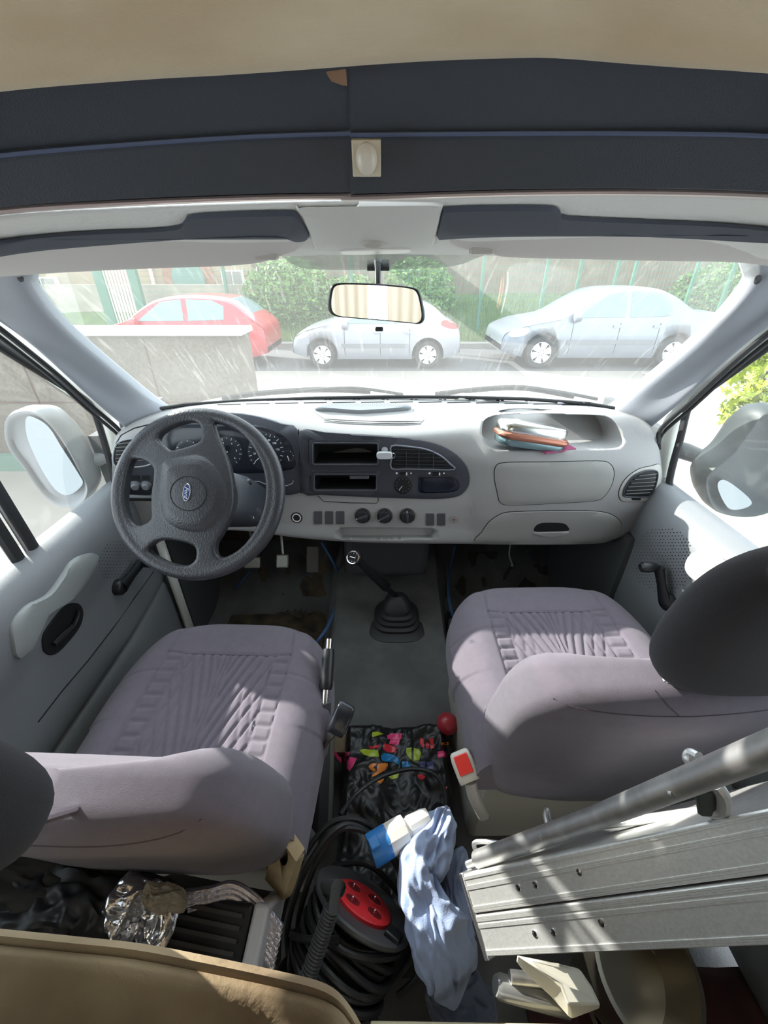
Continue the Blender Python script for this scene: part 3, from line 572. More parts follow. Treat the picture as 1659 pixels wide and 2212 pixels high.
# passenger side
PANEL = mat('panel_grey', rgb(146, 145, 141), .55, bump=.25, bscale=700)
o = outl([(1072, 1006), (1095, 999), (1180, 998), (1290, 996), (1316, 1001), (1326, 1018), (1322, 1045), (1305, 1072), (1280, 1082), (1200, 1087), (1110, 1091), (1082, 1086), (1074, 1062), (1068, 1030)], 4); patch('airbag_cover', bd, o, PANEL, dash, h=.0015, edge=.99)
k = M(); seam_m(k, bd, o, .0016, True); obj('cover_seam', k, VOID, dash)
o = outl([(1031, 1172), (1042, 1148), (1058, 1126), (1085, 1109), (1120, 1105), (1200, 1103), (1285, 1104), (1322, 1112), (1341, 1130), (1338, 1150), (1320, 1166), (1280, 1173), (1150, 1174)], 4); gb = patch('glovebox_door', bd, o, PANEL, dash, h=.004, edge=.985)
k = M(); seam_m(k, bd, o, .002, True); obj('door_gap', k, VOID, gb)
o = outl([(1155, 1146), (1155, 1136), (1168, 1128), (1195, 1127), (1218, 1129), (1227, 1137), (1226, 1144), (1190, 1146)], 4); hd = patch('handle', bd, o, VOID, gb, h=.0055, label='dark recess of the glovebox handle')  # flat black patch, the handle recess's shade put in as colour
o = outl([(1152, 1148), (1190, 1146), (1228, 1146), (1220, 1155), (1190, 1158), (1160, 1155)], 3); patch('handle_lip', bd, o, PANEL, gb, h=.009, edge=.8)
o = outl([(1337, 1072), (1340, 1052), (1355, 1030), (1380, 1013), (1405, 1007), (1424, 1004), (1428, 1030), (1420, 1070), (1405, 1081), (1350, 1083)], 4); vs = patch('vent_surround', bd, o, mat('surround_light', rgb(172, 171, 164), .5), dash, h=.003, edge=.98)
k = M(); seam_m(k, bd, o, .0016, True); obj('surround_seam', k, VOID, vs); bvs = bvh_of(vs)
o = outl([(1346, 1066), (1352, 1048), (1368, 1028), (1390, 1018), (1410, 1016), (1419, 1022), (1416, 1045), (1405, 1068), (1390, 1073), (1352, 1072)], 4)
vent('air_vent', o, [((1378 - 0, 1028), (1415, 1024)), ((1368, 1036), (1414, 1032)), ((1361, 1044), (1413, 1041)), ((1355, 1052), (1410, 1049)), ((1351, 1060), (1407, 1057)), ((1349, 1067), (1402, 1064))], bvs, dash, PAD, mat('slat_grey', rgb(122, 122, 120), .35))
patch('vent_wheel', bvs, rrect(1364, 1075, 1384, 1080, 2), BLACK, dash, h=.002)
# left vent
o = outl([(248, 1005), (247, 972), (258, 955), (282, 948), (330, 945), (335, 985), (325, 1002), (290, 1008)], 4)
vent('air_vent', o, [((252, 960 + i * 7.5), (325, 953 + i * 8)) for i in range(6)], bd, dash, mat('vent_rim_l', rgb(150, 152, 154), .4), mat('slat_grey', rgb(122, 122, 120), .35))
# hood line
k = M(); seam_m(k, bd, [(250, 960), (262, 940), (290, 925), (330, 915)], .002, False); obj('hood_seam', k, VOID, dash)
# top: speaker pod, moulded tray, demister slots
o = outl([(680, 885), (690, 880), (730, 878), (790, 877), (850, 877), (882, 880), (887, 884), (870, 888), (800, 893), (770, 894), (720, 890), (690, 889)], 3); sp = patch('speaker_grille', bd, o, mat('grille_grey', rgb(120, 124, 128), .5), dash, h=.012, edge=.93)
k = M()
for i in range(22):
    for j in range(3):
        p, n = hit(bd, 697 + i * 8.3 + (4 if j % 2 else 0), 880 + j * 2.4); k.lathe([(.0016, 0), (.0016, .0008)], p + V((0, 0, .0115)), (0, 0, 1), 6)
obj('grille_holes', k, VOID, sp)
k = M(); seam_m(k, bd, [(676, 888), (700, 905), (730, 914), (850, 918), (905, 917), (915, 908), (905, 896), (893, 886)], .0025, False, -.0005); 
for yy in (905, 909, 912): seam_m(k, bd, [(700, yy), (800, yy + 5), (910, yy + 5)], .0012, False)
obj('tray_lines', k, mat('line_grey', rgb(130, 128, 126), .6), dash)
k = M()
for a in range(470, 1240, 62):
    yy = 868 + (a - 835) ** 2 * .00004; seam_m(k, bd, [(a, yy + 1.5), (a + 25, yy + 1), (a + 50, yy + .5)], .0022, False, .0)
for a in range(452, 1260, 62):
    yy = 863 + (a - 835) ** 2 * .00004; seam_m(k, bd, [(a, yy), (a + 7, yy)], .002, False, .0); seam_m(k, bd, [(a + 10, yy), (a + 16, yy)], .002, False, .0)
obj('demister_slots', k, VOID, dash)
# things on the dash
p, n = hit(bd, 1000, 857); 
k = M(); q = hit(bd, 1000, 861)[0]; k.v = []; k.lathe([(.028, 0), (.03, .006), (.02, .014), (.004, .018)], (0, 0, 0), (0, 0, 1), 24); k.v = [V((v.x * 1.1, v.y * .6, v.z)) + q for v in k.v]; tag(obj('white_clip', k, WHITE), 'small white plastic clip on the dash under the windscreen centre', 'clip')
k = M(); a, b = hit(bd, 1042, 863)[0], hit(bd, 1120, 867)[0]; k.tube([a, a.lerp(b, .35), a.lerp(b, .4), b], [.006, .007, .005, .004], 10); k.v = [v + V((0, 0, .008)) for v in k.v]; tag(obj('pen', k, WHITE), 'pale pen lying on the dash under the windscreen, right of the white clip', 'pen')
k = M(); q = hit(bd, 1232, 872)[0]; k.box(q + V((0, .0, .004)), (.09, .02, .006)); tag(obj('parking_card', k, mat('card_lilac', rgb(190, 186, 200), .6), bevel=.001), 'thin lilac card tucked on the dash by the right windscreen pillar', 'card')
# tin with copper strap and folder in the bin
cpos = P(1143, 950, y=1.105); R = Matrix.Rotation(math.radians(8), 3, 'Y') @ Matrix.Rotation(math.radians(-8), 3, 'X')
tn = thing('hinged_tin', 'shiny pale metal tin with a copper strap lying in the dash shelf', 'tin', cpos)
def rb(c, sx, sy, sz, r, R): 
    k = M(); o = [V((a, b, 0)) for a, b in rrect(-sx / 2, -sy / 2, sx / 2, sy / 2, r, 6)]; f = lambda s, z: [V(c) + R @ V((p.x * s, p.y * s, z)) for p in o]
    return k.loft([f(.93, -sz / 2), f(1, -sz / 2 + .006), f(1, sz / 2 - .006), f(.93, sz / 2)])
obj('tin_lid', rb(cpos + V((0, 0, .030)), .19, .09, .034, .03, R), mat('tin_silver', (.8, .83, .8), .22, 1), tn, ang=50)
obj('tin_base', rb(cpos + V((0, 0, -.004)), .19, .088, .028, .03, R), mat('tin_green', rgb(120, 146, 150), .3, .7), tn, ang=50)
obj('copper_strap', rb(cpos + V((.0, -.006, .012)), .205, .095, .018, .03, Matrix.Rotation(math.radians(9), 3, 'Y') @ Matrix.Rotation(math.radians(-8), 3, 'X')), mat('copper', rgb(176, 120, 100), .35, .8), tn, ang=50)
k = M(); k.lathe([(.012, 0), (.012, .004), (.004, .006)], cpos + V((-.04, .02, .048)), (0, 0, 1), 14); obj('hinge', k, CHROME, tn)
k = M(); q = P(1200, 968, y=1.09); k.box(q, (.10, .05, .006), Matrix.Rotation(.3, 3, 'Z')); tag(obj('small_notebook', k, mat('magenta', rgb(150, 60, 100), .5), bevel=.001), 'small magenta notebook under the tin in the dash shelf', 'notebook')
# key fob hanging on a hook between slot and vent
p, n = hit(bc, 831, 972); fb = thing('key_fob', 'small grey key fob hanging on the dark centre panel', 'key fob', p); k = M(); k.lathe([(.010, 0), (.010, .004), (.004, .008)], p, n, 18); obj('hook_disc', k, mat('hook_grey', rgb(150, 150, 154), .4), fb)
k = M(); c = p + n * .012 + V((0, 0, -.010)); k.loft([[c + V((a * s, -zz, b * s)) for a, b in rrect(-.0235, -.012, .0235, .010, .008, 5)] for s, zz in ((.9, -.005), (1, -.002), (1, .004), (.88, .008))]); obj('fob_body', k, mat('fob_grey', rgb(186, 188, 192), .4), fb, ang=50)
k = M(); k.tube([c + V((.024 + .008 * math.sin(t), -.002, .008 * math.cos(t) - .002)) for t in [i * .4 for i in range(16)]], .001, 6); obj('split_ring', k, CHROME, fb)
# ------------------------------------------------------------------ steering column, stalks
col = thing('steering_column', 'dark steering column shroud with two stalks behind the wheel', 'steering column', (-.43, 1.0, .82))
WC = V((-.439, .849, .94)); WN = V((0, -.819, .574)); k = M(); c1 = WC - WN * .07; c2 = WC - WN * .33
k.loft([sring(c1, .05, .055, (1, 0, 0), (0, .574, .819), 3, 30), sring(c1 - WN * .02, .075, .07, (1, 0, 0), (0, .574, .819), 3, 30), sring(c1 - WN * .12, .08, .075, (1, 0, 0), (0, .574, .819), 3, 30), sring(c2, .075, .07, (1, 0, 0), (0, .574, .819), 3, 30)]); obj('shroud', k, PAD, col, ang=50)
a = P(345, 1077, y=.98); b = P(275, 1075, y=.93); k = M(); k.tube([WC - WN * .1, a, a.lerp(b, .3), b], [.008, .010, .011, .012], 10, flat=.7); st = obj('stalk', k, BLACK, col); k = M(); k.tube([b + (b - a) * .02, b - (a - b) * .16], .0125, 10, flat=.8); obj('stalk_tip', k, WHITE, st)
for s, px_ in (('1200', (296, 1076)), ('OFF', (322, 1076))): pass
a = P(540, 1040, y=1.0); k = M(); k.tube([WC - WN * .1, a], [.01, .009], 10); obj('stalk', k, BLACK, col)
p = P(549, 1108, y=1.0); k = M(); k.lathe([(.02, 0), (.02, .02), (.014, .022)], p, (.3, -.8, .2), 20); ig = obj('ignition_barrel', k, PAD, col); k = M(); k.tube([p + V((.004, -.022, .012)), p + V((.006, -.03, 0)), p + V((.0, -.026, -.012))], .003, 8); obj('key', k, CHROME, ig)
# ------------------------------------------------------------------ steering wheel
e2 = V((0, .574, .819)); E1 = V((1, 0, 0))
def wuv(px, py, off=0):
    d = ray(px, py); c = WC + WN * off; t = (c - CAM).dot(WN) / d.dot(WN); q = CAM + d * t - c; return (q.x, q.dot(e2))
def z3(x0, y0, s, pts): return [(x0 + a / s, y0 + b / s) for a, b in pts]
H = [z3(230, 900, 6.636, [(745,300),(800,220),(950,125),(1150,62),(1280,55),(1370,100),(1420,190),(1430,310),(1390,400),(1250,470),(1000,535),(900,505),(800,415),(745,360)]),
     z3(230, 900, 6.636, [(410,590),(540,598),(650,645),(735,720),(765,800),(755,950),(735,1100),(725,1300),(728,1440),(680,1520),(560,1580),(450,1585),(350,1500),(290,1350),(268,1180),(280,980),(315,780),(360,650)]),
     z3(200, 850, 3.318, [(390,1125),(450,1060),(530,1033),(640,1042),(735,1070),(772,1110),(770,1180),(740,1222),(690,1247),(600,1242),(500,1208),(425,1165)]),
     z3(200, 850, 3.318, [(870,165),(960,200),(1050,255),(1140,345),(1205,450),(1250,570),(1262,700),(1245,830),(1195,960),(1130,1060),(1050,1135),(960,1180),(910,1175),(882,1130),(892,1060),(940,980),(990,880),(1015,780),(1010,660),(985,540),(940,420),(885,300),(862,220)])]
cu = bpy.data.curves.new('plate', 'CURVE'); cu.dimensions = '2D'; cu.fill_mode = 'BOTH'; cu.extrude = .008; cu.bevel_depth = .006; cu.bevel_resolution = 2
def spl(pts):
    s = cu.splines.new('POLY'); s.points.add(len(pts) - 1); s.use_cyclic_u = True
    for q, (a, b) in zip(s.points, pts): q.co = (a, b, 0, 1)
spl([(.192 * math.cos(2 * math.pi * i / 90), .192 * math.sin(2 * math.pi * i / 90)) for i in range(90)])
for h in H: 
    hh = outl(h, 4); uv = [wuv(a, b, .0) for a, b in hh]; cx = sum(a for a, b in uv) / len(uv); cy = sum(b for a, b in uv) / len(uv); spl([(cx + (a - cx) * 1.02, cy + (b - cy) * 1.02) for a, b in uv])
co = bpy.data.objects.new('plate', cu); SC.collection.objects.link(co); bpy.context.view_layer.update()
pm = bpy.data.meshes.new_from_object(co.evaluated_get(bpy.context.evaluated_depsgraph_get())); bpy.data.objects.remove(co)
k = M(); k.add([v.co for v in pm.vertices], [tuple(p.vertices) for p in pm.polygons])
# rim torus
rr = []
for i in range(96):
    a = 2 * math.pi * i / 96; c = V((math.cos(a), math.sin(a), 0)); rr.append([c * (.1885 + .0168 * math.cos(b)) + V((0, 0, .0165 * math.sin(b))) for b in [2 * math.pi * j / 16 for j in range(16)]])
k.grid(rr, cu=True, cv=True)
hx, hy = wuv(403, 1066, .02); hb = [wuv(a, b, .02) for a, b in z3(200, 850, 3.318, outl([(500,480),(600,450),(720,430),(800,440),(880,500),(950,600),(985,720),(960,840),(900,940),(800,1010),(650,1000),(560,960),(490,880),(480,720),(490,580)], 3))]
hc = V((sum(a for a, b in hb) / len(hb), sum(b for a, b in hb) / len(hb), 0))
k.loft([[hc + (V((a, b, 0)) - hc) * s + V((0, 0, z)) for a, b in hb] for s, z in ((1.0, -.045), (1.06, -.01), (1.0, .006), (.9, .017), (.7, .024), (.4, .027), (.1, .028))])
t = thing('steering_wheel', 'dark grey leather-grained steering wheel with an oval emblem', 'steering wheel', WC)
rim = obj('rim', k, WHEEL, t)
# dish: rebuild in wheel space
mw = Matrix((E1, e2, WN)).transposed().to_4x4(); me = rim.data; me.transform(Matrix.Translation(WC))
r = rim.modifiers.new('r', 'REMESH'); r.mode = 'VOXEL'; r.voxel_size = .0024; r.use_smooth_shade = True
s_ = rim.modifiers.new('s', 'SMOOTH'); s_.factor = .6; s_.iterations = 9; bpy.context.view_layer.update(); bake(rim)
for v in rim.data.vertices:
    rad = math.hypot(v.co.x, v.co.y); f = max(0, min(1, (.165 - rad) / .09)); v.co.z += .010 * f
rim.data.transform(mw)
rim.data.polygons.foreach_set('use_smooth', [True] * len(rim.data.polygons))
bw = bvh_of(rim)
k = M(); seam_m(k, bw, circ(407, 1066, 39, 40, 37), .0013, True); hbp = obj('horn_ring', k, VOID, t)
ep, en = hit(bw, 404, 1064); ex, ey = wuv(404, 1064); F_ = frame(ep + WN * .001, WN, up=e2)
# emblem: long axis lies along the image vertical, wheel turned a quarter
R_ = Matrix.Rotation(math.radians(-94), 4, 'Z')
def oval(a, b, z0, z1, ma, nm, par):
    k = M(); k.loft([[F_ @ R_ @ V((a * s * math.cos(q), b * s * math.sin(q), z)) for q in [2 * math.pi * i / 36 for i in range(36)]] for s, z in ((1, z0), (1, z1 - .0005), (.97, z1))]); return obj(nm, k, ma, par)
em = oval(.0205, .0085, -.002, .0022, mat('emblem_silver', (.8, .8, .82), .25, .9), 'emblem', t); oval(.0188, .0070, 0, .0028, mat('emblem_blue', rgb(30, 52, 110), .3), 'emblem_field', em)
text('emblem_script', 'Ford', .0135, mat('emblem_script', rgb(225, 228, 235), .3), F_ @ R_ @ Matrix.Translation(V((0, 0, .0030))) @ Matrix.Scale(.85, 4, V((0, 1, 0))), em, shear=.35)
# ------------------------------------------------------------------ seats
def tread(u, v):
    # embossed tyre-track relief, u across -1..1, v along 0..1 ; groove depth 0..1
    g = 0.0; au = abs(u)
    if au > .74:
        ph = (v * 11 + .6 * (au - .74)) % 1.0; g = max(g, math.exp(-((ph - .5) / .16) ** 2))
        g = max(g, math.exp(-((au - .76) / .03) ** 2) * .8)
    else:
        for k in range(-5, 6):
            q = v - .19 * k
            if q > 0: c = .05 + .75 * q ** 1.35; g = max(g, math.exp(-((au - c) / .024) ** 2) * min(1, q * 8))
        for k in range(1, 8):
            c = .32 + .8 * (.2 * k - v) + .25 * v; 
            if .42 < au: g = max(g, .6 * math.exp(-((au - c) / .03) ** 2))
        g = max(g, .8 * math.exp(-((au - .035) / .02) ** 2))
    return g
def make_seat(name, label, loc, rot, back_tilt, back_len, hro, hrs, cu_w=.275, cat='car seat'):
    t = thing(name, label, cat, (0, 0, 0), 'front seats')
    # cushion: loft along y, local z 0.52 at top
    ys = [0, .01, .03] + [.05 + .0036 * i for i in range(112)] + [.458, .47, .482, .494, .505, .515, .523, .529, .533]
    L = .535; NX = 170; m = M(); R = []
    for y in ys:
        e = max(0, (y - .20) / (L - .20)); w = (cu_w + .005) * (1 - e ** 3.4) ** (1 / 2.2) if e > 0 else cu_w
        w = max(w, .03) ; w *= 1 - .04 * (1 - y / L) ** 2
        e2_ = max(0, (y - .44) / (L - .44)); top = .52 - .004 * math.cos(y * 6) - (.05 * e2_ ** 2.6); bot = .40 + .04 * e2_ ** 2
        ring = []
        for k in range(NX + 1):
            s = -1 + 2 * k / NX; x = s * w; ed = abs(s) ** 9 if w > .1 else abs(s) ** 4
            z = top - .045 * ed + .012 * math.exp(-((abs(x) - .2) / .05) ** 2) * (1 if w > .2 else .4)
            if abs(x) < .16 and .02 < y < .385: z -= .0055 * tread(x / .16, (y - .02) / .365)
            z -= .004 * math.exp(-((abs(x) - .163 + .10 * max(0, y - .385)) / .003) ** 2) * (1 if y < .50 else 0)
            z -= .004 * math.exp(-((y - .388 - .0) / .003) ** 2) if abs(x) < .163 else .003 * math.exp(-((y - .33 + .25 * (abs(x) - .163)) / .003) ** 2)
            ring.append(V((x, y, z)))
        # sides and underside
        for k in range(7): a = math.pi * k / 6; ring.append(V((w * (1.0 + .025 * math.sin(a)), y, (top - .045) + (bot - top + .045) * k / 6)))
        ring.append(V((0, y, bot)))
        for k in range(7): a = math.pi * k / 6; ring.append(V((-w * (1.0 + .025 * math.sin(a)), y, bot + (top - .045 - bot) * k / 6)))
        R.append(ring)
    m.loft(R); cu = obj('cushion', m, FABRIC, t, ang=70)
    m = M()
    def cz(x, y): return .5205 - .004 * math.cos(y * 6) - .0035
    for s in (-1, 1):
        m.tube([V((s * .163, y, cz(0, y))) for y in [.02 + .03 * i for i in range(13)]] + [V((s * (.163 - .008), .45, .516)), V((s * .15, .49, .502))], .0012, 6)
    m.tube([V((-.163 + .326 * i / 10, .388, cz(0, .388) - .001)) for i in range(11)], .0012, 6)
    obj('seam', m, PIPE, cu)
    # backrest, built upright along z then leaned
    m = M(); R = []; H = back_len + .08; th = .055; hinge = V((0, .04, .39)); Rt = Matrix.Rotation(math.radians(back_tilt), 3, 'X')
    K = 30
    for i in range(K + 1):
        v = i / K; z = H * v; e = max(0, (v - .62) / .38); w = .258 * (.90 + .10 * min(1, v / .4)) * (1 - .10 * max(0, v - .4)) * (1 - e ** 4) ** (1 / 3.2); w = max(w, .02)
        f = 1 - max(0, (v - .8) / .2) ** 3 * .65; tt = th * f * (1.15 - .25 * v) * (.72 + .28 * min(1, v * 6)); c = V((0, .012 * math.sin(v * 3.1), z))
        ring = sring(c, w, tt, (1, 0, 0), (0, 1, 0), 3.4, 56)
        for q in ring:
            if q.y > c.y: q.y += .025 * math.exp(-((abs(q.x) - w * .85) / .05) ** 2) * f
            else: q.y += -.012 * math.cos(q.x / max(w, .05) * 1.4) * f + .006 * noise.noise(V((q.x * 6, q.z * 6, 3)))
        R.append([hinge + Rt @ q for q in ring])
    m.loft(R); bk = obj('backrest', m, FABRIC, t, ang=70)
    top = hinge + Rt @ V((0, 0, H)); m = M()
    bb_ = BVHTree.FromPolygons([v for r in R for v in r], [(a * 56 + b, a * 56 + (b + 1) % 56, (a + 1) * 56 + (b + 1) % 56, (a + 1) * 56 + b) for a in range(K) for b in range(56)])
    for a, b, a2, b2 in ((-.22, H * .93, .22, H * .93), (-.02, H * .93, -.06, H * 1.0)):
        pts = []
        for i in range(21):
            q = V((a + (a2 - a) * i / 20, -.3, b + (b2 - b) * i / 20)); r = bb_.ray_cast(hinge + Rt @ q, Rt @ V((0, 1, 0)))
            if r[0]: pts.append(r[0])
        if len(pts) > 2: m.tube(pts, .0011, 6)
    if m.v: obj('seam', m, PIPE, bk)
    # headrest
    m = M(); R = []; hc = top + V(hro); 
    for i in range(25):
        v = -1 + 2 * i / 24; s = (1 - abs(v) ** 2.6) ** (1 / 2.4) if abs(v) < 1 else .02; s = max(s, .04)
        R.append([hc + Rt @ q for q in sring(V((0, 0, v * hrs[1])), hrs[0] * s ** .8, .055 * s, (1, 0, 0), (0, 1, 0), 2.5, 40)])
    m.loft(R); obj('headrest', m, FABD, t, ang=80)
    m = M()
    for s in (-.05, .05): m = M(); m.tube([top + V((s, 0, -.03)), hc + V((s, 0, -.06))], .006, 10); obj('headrest_post', m, CHROME, t)
    m = M()
    for yy in (.06, .47): pass
    m.box((0, .26, .20), (.46, .40, .40)); obj('pedestal', m, mat('pedestal_grey', rgb(176, 174, 166), .6), t, bevel=.02, seg=3)
    m = M(); m.box((0, .25, .405), (.50, .44, .03)); obj('seat_frame', m, BLACK, t, bevel=.006)
    t.location = loc; t.rotation_euler = (0, 0, rot); return t
drv = make_seat('car_seat', 'driver seat in mauve grey fabric, behind the steering wheel', (-.42, .34, .0), math.radians(-2), 16, .40, (.028, -.10, .205), (.128, .095))
pas = make_seat('car_seat', 'passenger seat in mauve grey fabric, right of the gear lever', (.455, .435, .06), math.radians(1), 10, .345, (.075, -.02, .125), (.155, .148))
# ------------------------------------------------------------------ gear lever, heater box, pedals, handbrake
m = M(); m.box((.01, 1.37, .47), (.33, .24, .27)); m.cur = 0; tag(obj('heater_box', m, mat('heater_black', rgb(62, 62, 66), .45), bevel=.035, seg=4), 'dark moulded box under the middle of the dashboard, behind the gear knob', 'heater box')
gl = thing('gear_lever', 'black gear lever with ribbed rubber boot and metallic shift knob', 'gear lever', (.04, 1.16, .16)); g0 = P(857, 1345, z=.165)
m = M(); R = []
for s, z in ((.115, 0), (.118, .012), (.10, .02), (.088, .022), (.09, .034), (.076, .038), (.078, .052), (.064, .054), (.066, .068), (.052, .072), (.053, .088), (.044, .11), (.03, .128), (.016, .136)):
    R.append(sring(g0 + V((-.001, .0 + z * .12, z)), s, s * .95, (1, 0, 0), (0, 1, 0), 3.2, 36))
m.loft(R); obj('boot', m, mat('boot_rubber', rgb(46, 46, 48), .55), gl, ang=25)
kt = P(766, 1205, y=1.09); b0 = g0 + V((0, .016, .125)); m = M(); m.tube(curve([b0, b0.lerp(kt, .25) + V((0, 0, -.004)), b0.lerp(kt, .35), b0.lerp(kt, .75), kt], 4), [.010] * 5 + [.012, .018, .019, .019, .018, .018, .017, .016, .014, .013, .012, .012], 14); obj('lever', m, BLACK, gl, ang=45)
kd = (CAM - kt).normalized() * .75 + V((-.3, 0, .1)); kd.normalize(); m = M(); m.lathe([(.012, -.025), (.02, -.018), (.026, -.005), (.027, .006), (.025, .014), (.022, .017)], kt, kd, 28); kb = obj('knob', m, mat('knob_black', rgb(36, 36, 38), .2), gl, ang=45)
m = M(); m.lathe([(.0225, .014), (.022, .0175), (.019, .018), (.019, .016)], kt, kd, 28); obj('knob_ring', m, CHROME, kb)
F_ = frame(kt + kd * .0178, kd); m = M()
for x in (-.010, 0, .010): m.tube([F_ @ V((x, -.010, 0)), F_ @ V((x, .010, 0))], .0009, 6)
m.tube([F_ @ V((-.010, 0, 0)), F_ @ V((.010, 0, 0))], .0009, 6); obj('shift_lines', m, CHROME, kb)
for s, x, y in (('1', -.010, .0135), ('3', 0, .0135), ('5', .010, .0135), ('2', -.010, -.0135), ('4', 0, -.0135), ('R', .010, -.0135)): text('shift_number', s, .0055, WPRINT, F_ @ Matrix.Translation(V((x, y, 0))), kb)
def pedal(name, label, px_, z, w, h, ma, y=1.42, arm=True):
    p = P(*px_, y=y); t = thing(name, label, 'pedal', p); R_ = Matrix.Rotation(math.radians(-35), 3, 'X'); m = M(); m.box(p, (w, .014, h), R_); obj('pad', m, ma, t, bevel=.006)
    if arm: m = M(); m.tube(curve([p + V((0, .02, .01)), p + V((-.005, .06, .10)), p + V((0, .05, .2))], 4), .007, 8); obj('arm', m, STEEL, t)
    return t
PS = mat('pedal_steel', rgb(190, 190, 180), .4, .5)
pedal('clutch_pedal', 'worn steel clutch pedal, partly behind the steering wheel rim', (545, 1215), 0, .07, .05, PS); pedal('brake_pedal', 'worn steel brake pedal between clutch and accelerator', (610, 1212), 0, .055, .06, PS)
pedal('accelerator_pedal', 'long dusty rubber accelerator pedal nearest the gear lever', (676, 1208), 0, .055, .115, mat('pedal_rubber', rgb(112, 106, 102), .8), arm=False)
# handbrake
a = P(703, 1500, z=.50); b = P(710, 1398, z=.56); hb_ = thing('handbrake', 'dark handbrake lever with black grip beside the driver seat', 'handbrake', P(690, 1780, z=.16)); d = (b - a).normalized()
m = M(); m.tube([a + d * .01, a + d * .02, a.lerp(b, .3), a.lerp(b, .85), b - d * .005], [.014, .017, .0165, .016, .014], 16); obj('grip', m, BLACK, hb_, ang=50); m = M(); m.tube([a - d * .02, a + d * .01], .009, 12); obj('collar', m, CHROME, hb_); m = M(); m.tube([b - d * .01, b + d * .02], .0085, 12); obj('button', m, CHROME, hb_)
c = P(690, 1790, z=.20); m = M(); m.tube([a - d * .015, a.lerp(c, .5), c], [.016, .02, .022], 4, flat=1.0); obj('arm', m, mat('brake_arm', rgb(70, 70, 74), .45), hb_, bevel=.002)
a = P(735, 1640, z=.3); b = P(655, 1900, z=.05)
m = M(); m.prism([P(715, 1480, z=.30), P(722, 1500, z=.28), P(718, 1800, z=.10), P(650, 1800, z=.10), P(676, 1640, z=.25), P(690, 1500, z=.36)], V((0, .01, -.03))); tag(obj('seat_side_plate', m, mat('side_plate', rgb(120, 116, 110), .5), bevel=.004), 'grey metal plate along the right side of the driver seat', 'seat plate', kind='structure')
# belt buckles
def buckle(name, label, a, b, w, cas, butcol, stalk, end, sm, sr=.006):
    t = thing(name, label, 'seat belt buckle', end); d = (b - a); L = d.length; d.normalize(); up = (CAM - a).normalized(); x = d.cross(up).normalized(); n = x.cross(d)
    R = []
    for f, s, th in ((0, .72, .6), (.06, .9, .9), (.3, 1, 1), (.8, .98, 1), (.97, .92, .9), (1, .85, .75)): R.append(sring(a + d * L * f, w / 2 * s, .014 * th, x, n, 4, 24))
    m = M(); m.loft(R); bs = obj('buckle_body', m, cas, t, ang=50)
    if butcol: m = M(); c = a + d * L * .45 + n * .0135; R3 = Matrix((x, d, n)).transposed(); m.box(c, (w * .66, L * .62, .006), R3); obj('release_button', m, butcol, t, bevel=.002)
    m = M(); m.tube(curve([b] + stalk + [end], 5), sr, 8, flat=.6); obj('stalk', m, sm, t); return t
buckle('belt_buckle', 'black glossy seat belt buckle on a cable stalk by the handbrake', P(752, 1520, z=.52), P(722, 1585, z=.48), .045, mat('buckle_black', rgb(52, 54, 60), .15, .3), None, [P(690, 1625, z=.44), P(660, 1675, z=.36)], P(622, 1735, z=.30), mat('stalk_braid', rgb(110, 104, 96), .5, .5, mott=.6, mscale=120), .006)
buckle('belt_buckle', 'seat belt buckle with a red release button beside the passenger seat', P(990, 1622, z=.52), P(1016, 1690, z=.50), .045, mat('buckle_cream', rgb(196, 190, 180), .4), mat('release_red', rgb(228, 60, 52), .35), [P(1025, 1725, z=.46)], P(1045, 1765, z=.40), mat('stalk_grey', rgb(160, 156, 150), .5), .012)
# blue cords and rubber mat in the foot wells
for nm, pts, lb in (('blue_cord', [P(540, 1232, y=1.42), P(500, 1280, z=.06), P(470, 1310, z=.035), P(430, 1345, z=.02), P(400, 1380, z=.02)], 'blue cord crossing the driver foot well on the left'), ('blue_cord', [P(695, 1172, y=1.45), P(722, 1218, y=1.40), P(733, 1250, z=.17), P(728, 1300, z=.18), P(712, 1345, z=.18), P(690, 1380, z=.175), P(676, 1398, z=.10)], 'blue cord hugging the left edge of the centre tunnel'),
                    ('blue_cord', [P(982, 1180, y=1.45), P(972, 1225, z=.2), P(968, 1270, z=.19), P(974, 1315, z=.18), P(985, 1350, z=.10)], 'blue cord hugging the right edge of the centre tunnel'), ('blue_cord', [P(1140, 1190, y=1.5), P(1165, 1230, z=.06), P(1200, 1275, z=.03)], 'thin blue cord in the passenger foot well')):
    m = M(); m.tube(curve(pts, 6), .0062 if 'thin' not in lb else .005, 8); tag(obj(nm, m, BLUEC), lb, 'cord', 'blue cords')
m = M(); pts = [P(1102, 1178, y=1.3), P(1100, 1200, y=1.32), P(1107, 1219, y=1.33)]; m.tube(curve(pts, 4), .003, 8); m.lathe([(.005, 0), (.006, .01), (.002, .014)], pts[-1] - V((0, 0, .01)), (0, 0, 1), 10); tag(obj('thin_wire', m, mat('wire_grey', rgb(170, 166, 160), .5)), 'thin pale wire hanging below the glovebox', 'wire')
m = M(); c4 = [P(598, 1235, z=.05), P(697, 1278, z=.02), P(650, 1340, z=.02), P(550, 1300, z=.02)]
def bil(u, v): return (c4[0] * (1 - u) + c4[1] * u) * (1 - v) + (c4[3] * (1 - u) + c4[2] * u) * v
m.grid([[bil(i / 60, j / 8) + V((0, 0, .012 + .004 * (1 if (i % 6) < 2 else 0))) for i in range(61)] for j in range(9)]); tag(obj('heel_mat', m, mat('mat_rubber', rgb(84, 78, 68), .8, bump=.6, bscale=200, mott=.5, mscale=30), solid=.006), 'ribbed black rubber heel mat on the driver floor in front of the pedals', 'floor mat')
